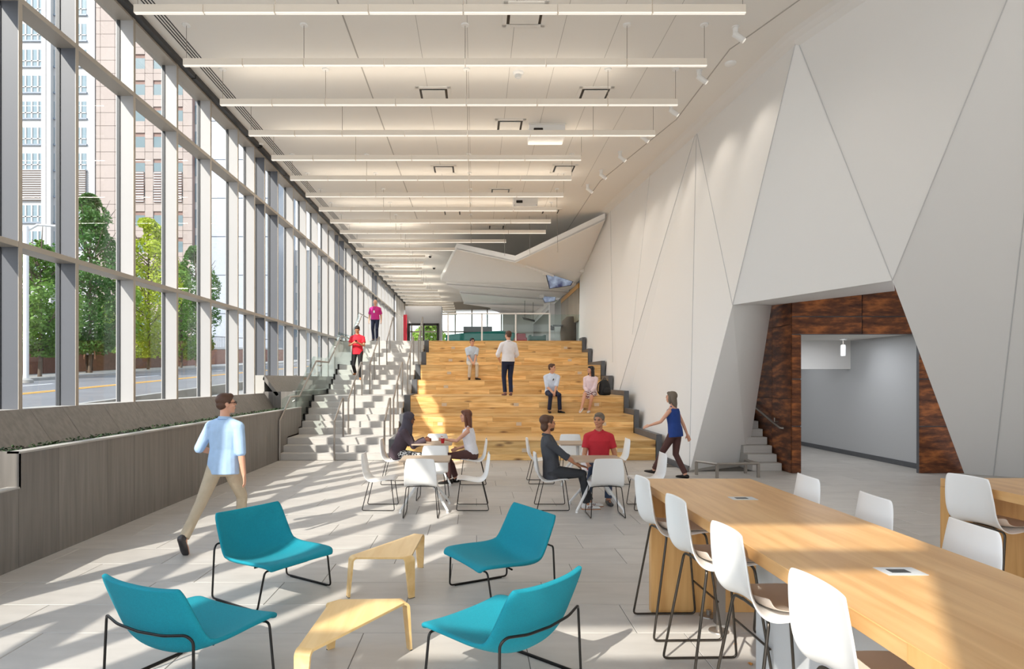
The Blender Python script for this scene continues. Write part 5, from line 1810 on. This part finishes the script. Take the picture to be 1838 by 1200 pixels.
# 3 woman long brown hair
person('woman with long brown hair and white sleeveless top seated holding a red cup', (-.07, 11.72, 0), (-1, 0), pel=.545, lean=(0, .07, 0), hy=-.0, hp_=.08,
       hands=dict(L=(-.02, .50, .80), R=(.10, .26, .62), Lc=.7, Rc=.3, Ls=(0, 0, 1), Ld=(0, 1, 0)), elb=dict(L=(-.5, -.4, -1), R=(.3, -1, -.4)),
       feet=dict(R=(.08, .30, .09), L=(-.10, .42, .09)), st=dict(fem=True, hair='long', hairm=h_auburn, shirt=c_white, tank=True, pants=c_brown, shoe=M['black'], sg=.012, hem=.97), s=.97, vox=.009)
# 4 man dark grey
person('man with shaggy brown hair, beard and dark grey shirt seated on the left', (1.12, 9.46, 0), (1, 0), pel=.545, lean=(0, -.06, 0), hy=-.25, hp_=0,
       hands=dict(R=(.17, .44, .60), L=(-.12, .40, .61), Rd=(-.1, 1, -.25), Rc=.15, Lc=.3, Rs=(-1, 0, .2), Ls=(1, 0, .2)), elb=dict(R=(.3, -1, -.3), L=(-.3, -1, -.3)),
       feet=dict(R=(.10, .50, .09), L=(-.10, .58, .09), Rt=(.0, 1, 0), Lt=(0, 1, 0)),
       st=dict(skin=M['skin2'], hair='wavy', hairm=h_brown, beard=True, shirt=c_dgrey, sleeve=1.25, untuck=True, pants=c_charcoal, shoe=w_shoe, sole=gum, stripe=maroon), vox=.008)
# 5 man in red polo
person('man with short grey hair and red polo shirt seated behind the table', (1.96, 10.22, 0), (-.1, -1), pel=.545, lean=(0, .02, 0), hy=.45, hp_=0,
       hands=dict(R=(.20, .30, .60), L=(-.22, .26, .62)), feet=dict(R=(.22, .42, .09), L=(-.10, .50, .09)),
       st=dict(skin=M['skin2'], hair='short', hairm=h_grey, shirt=c_red, sleeve=.62, untuck=True, pants=c_jean, shoe=M['dark']), vox=.008)
# 6 seated man navy trousers
R6, k6 = person('man in pale blue shirt and navy trousers seated on the oak tiers', (2.18, 18.42, TZ[2]), (.12, -1), pel=TZ[3] - TZ[2] + .095, lean=(0, .07, 0), hy=-.95, hp_=0, pz=-.05,
       hands=dict(R=(.05, .28, .60), L=(-.02, .30, .58), Rc=.9, Lc=.9, Rs=(-1, 0, .3), Ls=(1, 0, .3)), elb=dict(R=(.45, -.6, -.8), L=(-.45, -.6, -.8)), feet=dict(R=(.14, .30, .09), L=(-.16, .32, .09), Lt=(-.6, 1, 0), Rt=(.1, 1, 0)),
       st=dict(hair='short', hairm=h_brown, shirt=cloth('shirt_ice_blue', (212, 224, 242)), sleeve=1.1, pants=c_navy, belt=True, shoe=M['black'], sg=.022), vox=.010)
sg_ = MB().tube([(-.02, 0, 0), (.0, .01, -.05)], .014, 6).build('hung_sunglasses', M['black'], R6)
sg_.location = k6['C'] + k6['fwd'] * .145 + V((.0, 0, -.08))
# 7 seated woman
person('woman with long dark hair in pale pink jacket and floral skirt seated on the tiers', (3.30, 18.42, TZ[2]), (-.28, -1), pel=TZ[3] - TZ[2] + .09, lean=(0, .04, -.02), hy=.85, hp_=0, pz=-.05,
       hands=dict(R=(.05, .24, .60), L=(-.03, .26, .59), Rc=.8, Lc=.8, Rs=(-1, 0, .3), Ls=(1, 0, .3)), elb=dict(R=(.45, -.6, -.8), L=(-.45, -.6, -.8)),
       feet=dict(R=(.20, .50, .16), L=(.02, .22, .09), Rt=(.2, 1, -.35), Lt=(.1, 1, 0)), st=dict(fem=True, hair='long', hairm=h_dark, shirt=c_pink, sleeve=1.9, untuck=True, skirt=p_fl, shoe=w_shoe, lowshoe=True, collar=False, sg=.02), s=.95, vox=.010)
# 8 seated man with glasses
person('man with glasses, pale shirt and stone trousers seated near the top tier', (-.13, 21.75, TZ[4]), (.15, -1), pel=TZ[5] - TZ[4] + .095, lean=(0, .07, 0), hy=-.25, hp_=0, pz=-.05,
       hands=dict(R=(.04, .30, .60), L=(-.03, .32, .58), Rc=.9, Lc=.9, Rs=(-1, 0, .3), Ls=(1, 0, .3)), elb=dict(R=(.45, -.6, -.8), L=(-.45, -.6, -.8)), feet=dict(R=(.13, .28, .09), L=(-.12, .32, .09), Lt=(-.6, 1, 0)),
       st=dict(hair='short', hairm=h_dark, glasses=True, shirt=cloth('shirt_pale', (196, 208, 222)), sleeve=.85, pants=c_stone, shoe=M['black'], sg=.02), vox=.010)
# 9 standing man
person('man in white shirt and dark jeans standing on the tiers, back turned', (.93, 18.42, TZ[3]), (-.25, 1), pel=1.0, lean=(0, -.02, 0), hy=-.35, hp_=0,
       hands=dict(L=(-.20, .22, 1.03), R=(.18, .24, 1.03)), elb=dict(L=(-1, -.8, -.3), R=(1, -.8, -.3)), feet=dict(R=(.07, -.05, .09), L=(-.08, .04, .09)),
       st=dict(hair='short', hairm=h_brown, shirt=c_white, sleeve=1.3, pants=cloth('dark_jeans', (26, 34, 62)), belt=True, shoe=mat('brown_shoe', srgb(120, 80, 72), .6), sg=.022), s=1.05, vox=.010)
# 10 red shirt man on stairs
zs = sz[11]
R10, k10 = person('man in bright red polo coming down the stairs looking at a phone', (-3.84, sy[11] + .16, zs), (.05, -1), pel=.93, lean=(0, .02, 0), hy=0, hp_=.55,
       hands=dict(R=(.07, .28, 1.20), L=(-.05, .27, 1.19), Rd=(-1, .5, .1), Ld=(1, .5, .1), Rs=(0, .3, 1), Ls=(0, .3, 1), Rc=.7, Lc=.7), elb=dict(R=(1, -.6, -1), L=(-1, -.6, -1)),
       feet=dict(L=(-.10, .02, .09), R=(.12, -.30, .25)), st=dict(skin=M['skin2'], hair='short', hairm=h_dark, shirt=c_pred, sleeve=.62, untuck=True, pants=c_blk, shoe=c_tan, sg=.018), vox=.010)
ph = MB().box(-.035, .035, -.06, .06, -.005, .005).build('phone', M['black'])
ph.location = R10.matrix_basis @ V((0, .33, 1.235)); ph.rotation_euler = (math.radians(-30), 0, 0)
tag(ph, 'black phone held by the man in the bright red polo', 'phone')
# 11 magenta man
R11, k11 = person('bald man in magenta shirt and dark trousers at the top of the stairs', (-4.02, 25.62, ZT), (.05, -1), pel=.87, lean=(0, .02, 0), hy=0, hp_=.4,
       hands=dict(R=(.24, .05, .80), L=(-.24, .05, .80)), feet=dict(R=(.08, -.06, .09), L=(-.08, .08, .09)),
       st=dict(hair='bald', hairm=h_grey, shirt=c_mag, sleeve=.8, pants=c_navy, shoe=M['black'], sg=.024, belt=True), s=.95, vox=.011)
bg_ = MB().box(-.03, .03, -.004, .004, -.045, .045).build('badge', M['white'], R11)
bg_.location = k11['C'] + k11['fwd'] * .15 + V((.03, 0, -.16))
MB().tube([k11['Nk'] + V((.05, .05, 0)), k11['C'] + V((.05, .125, -.03)), k11['C'] + V((.03, .148, -.12)), k11['C'] + V((.01, .125, -.03)), k11['Nk'] + V((-.05, .05, 0))], .004, 5).build('lanyard', M['black'], R11)
# 12 woman walking at right
person('woman with shoulder length hair in royal blue sleeveless top walking by the white wall', (3.84, 12.32, 0), (-.75, .66), pel=.885, lean=(0, .05, 0), hy=-.1,
       hands=dict(L=(-.26, .42, 1.00), R=(.27, -.14, .78), Lc=.3), elb=dict(L=(-.5, -.6, -1)),
       feet=dict(R=(.08, -.16, .09), L=(-.08, .42, .10), Rt=(.1, 1, 0), Lt=(-.1, 1, .1)),
       st=dict(fem=True, hair='bob', hairm=h_grey, shirt=c_blue, tank=True, pants=c_brown, untuck=True, shoe=M['black'], lowshoe=True, sg=.02, skin=M['skin1']), s=.95, vox=.010)
# 13 pedestrian outside
person('pedestrian in white shirt and dark trousers on the far pavement', (-20.0, 33.2, gz(33.2) + .1), (.3, -1), pel=.93, st=dict(hair='short', hairm=h_dark, shirt=c_white, sleeve=.6, pants=c_blk), vox=.016)
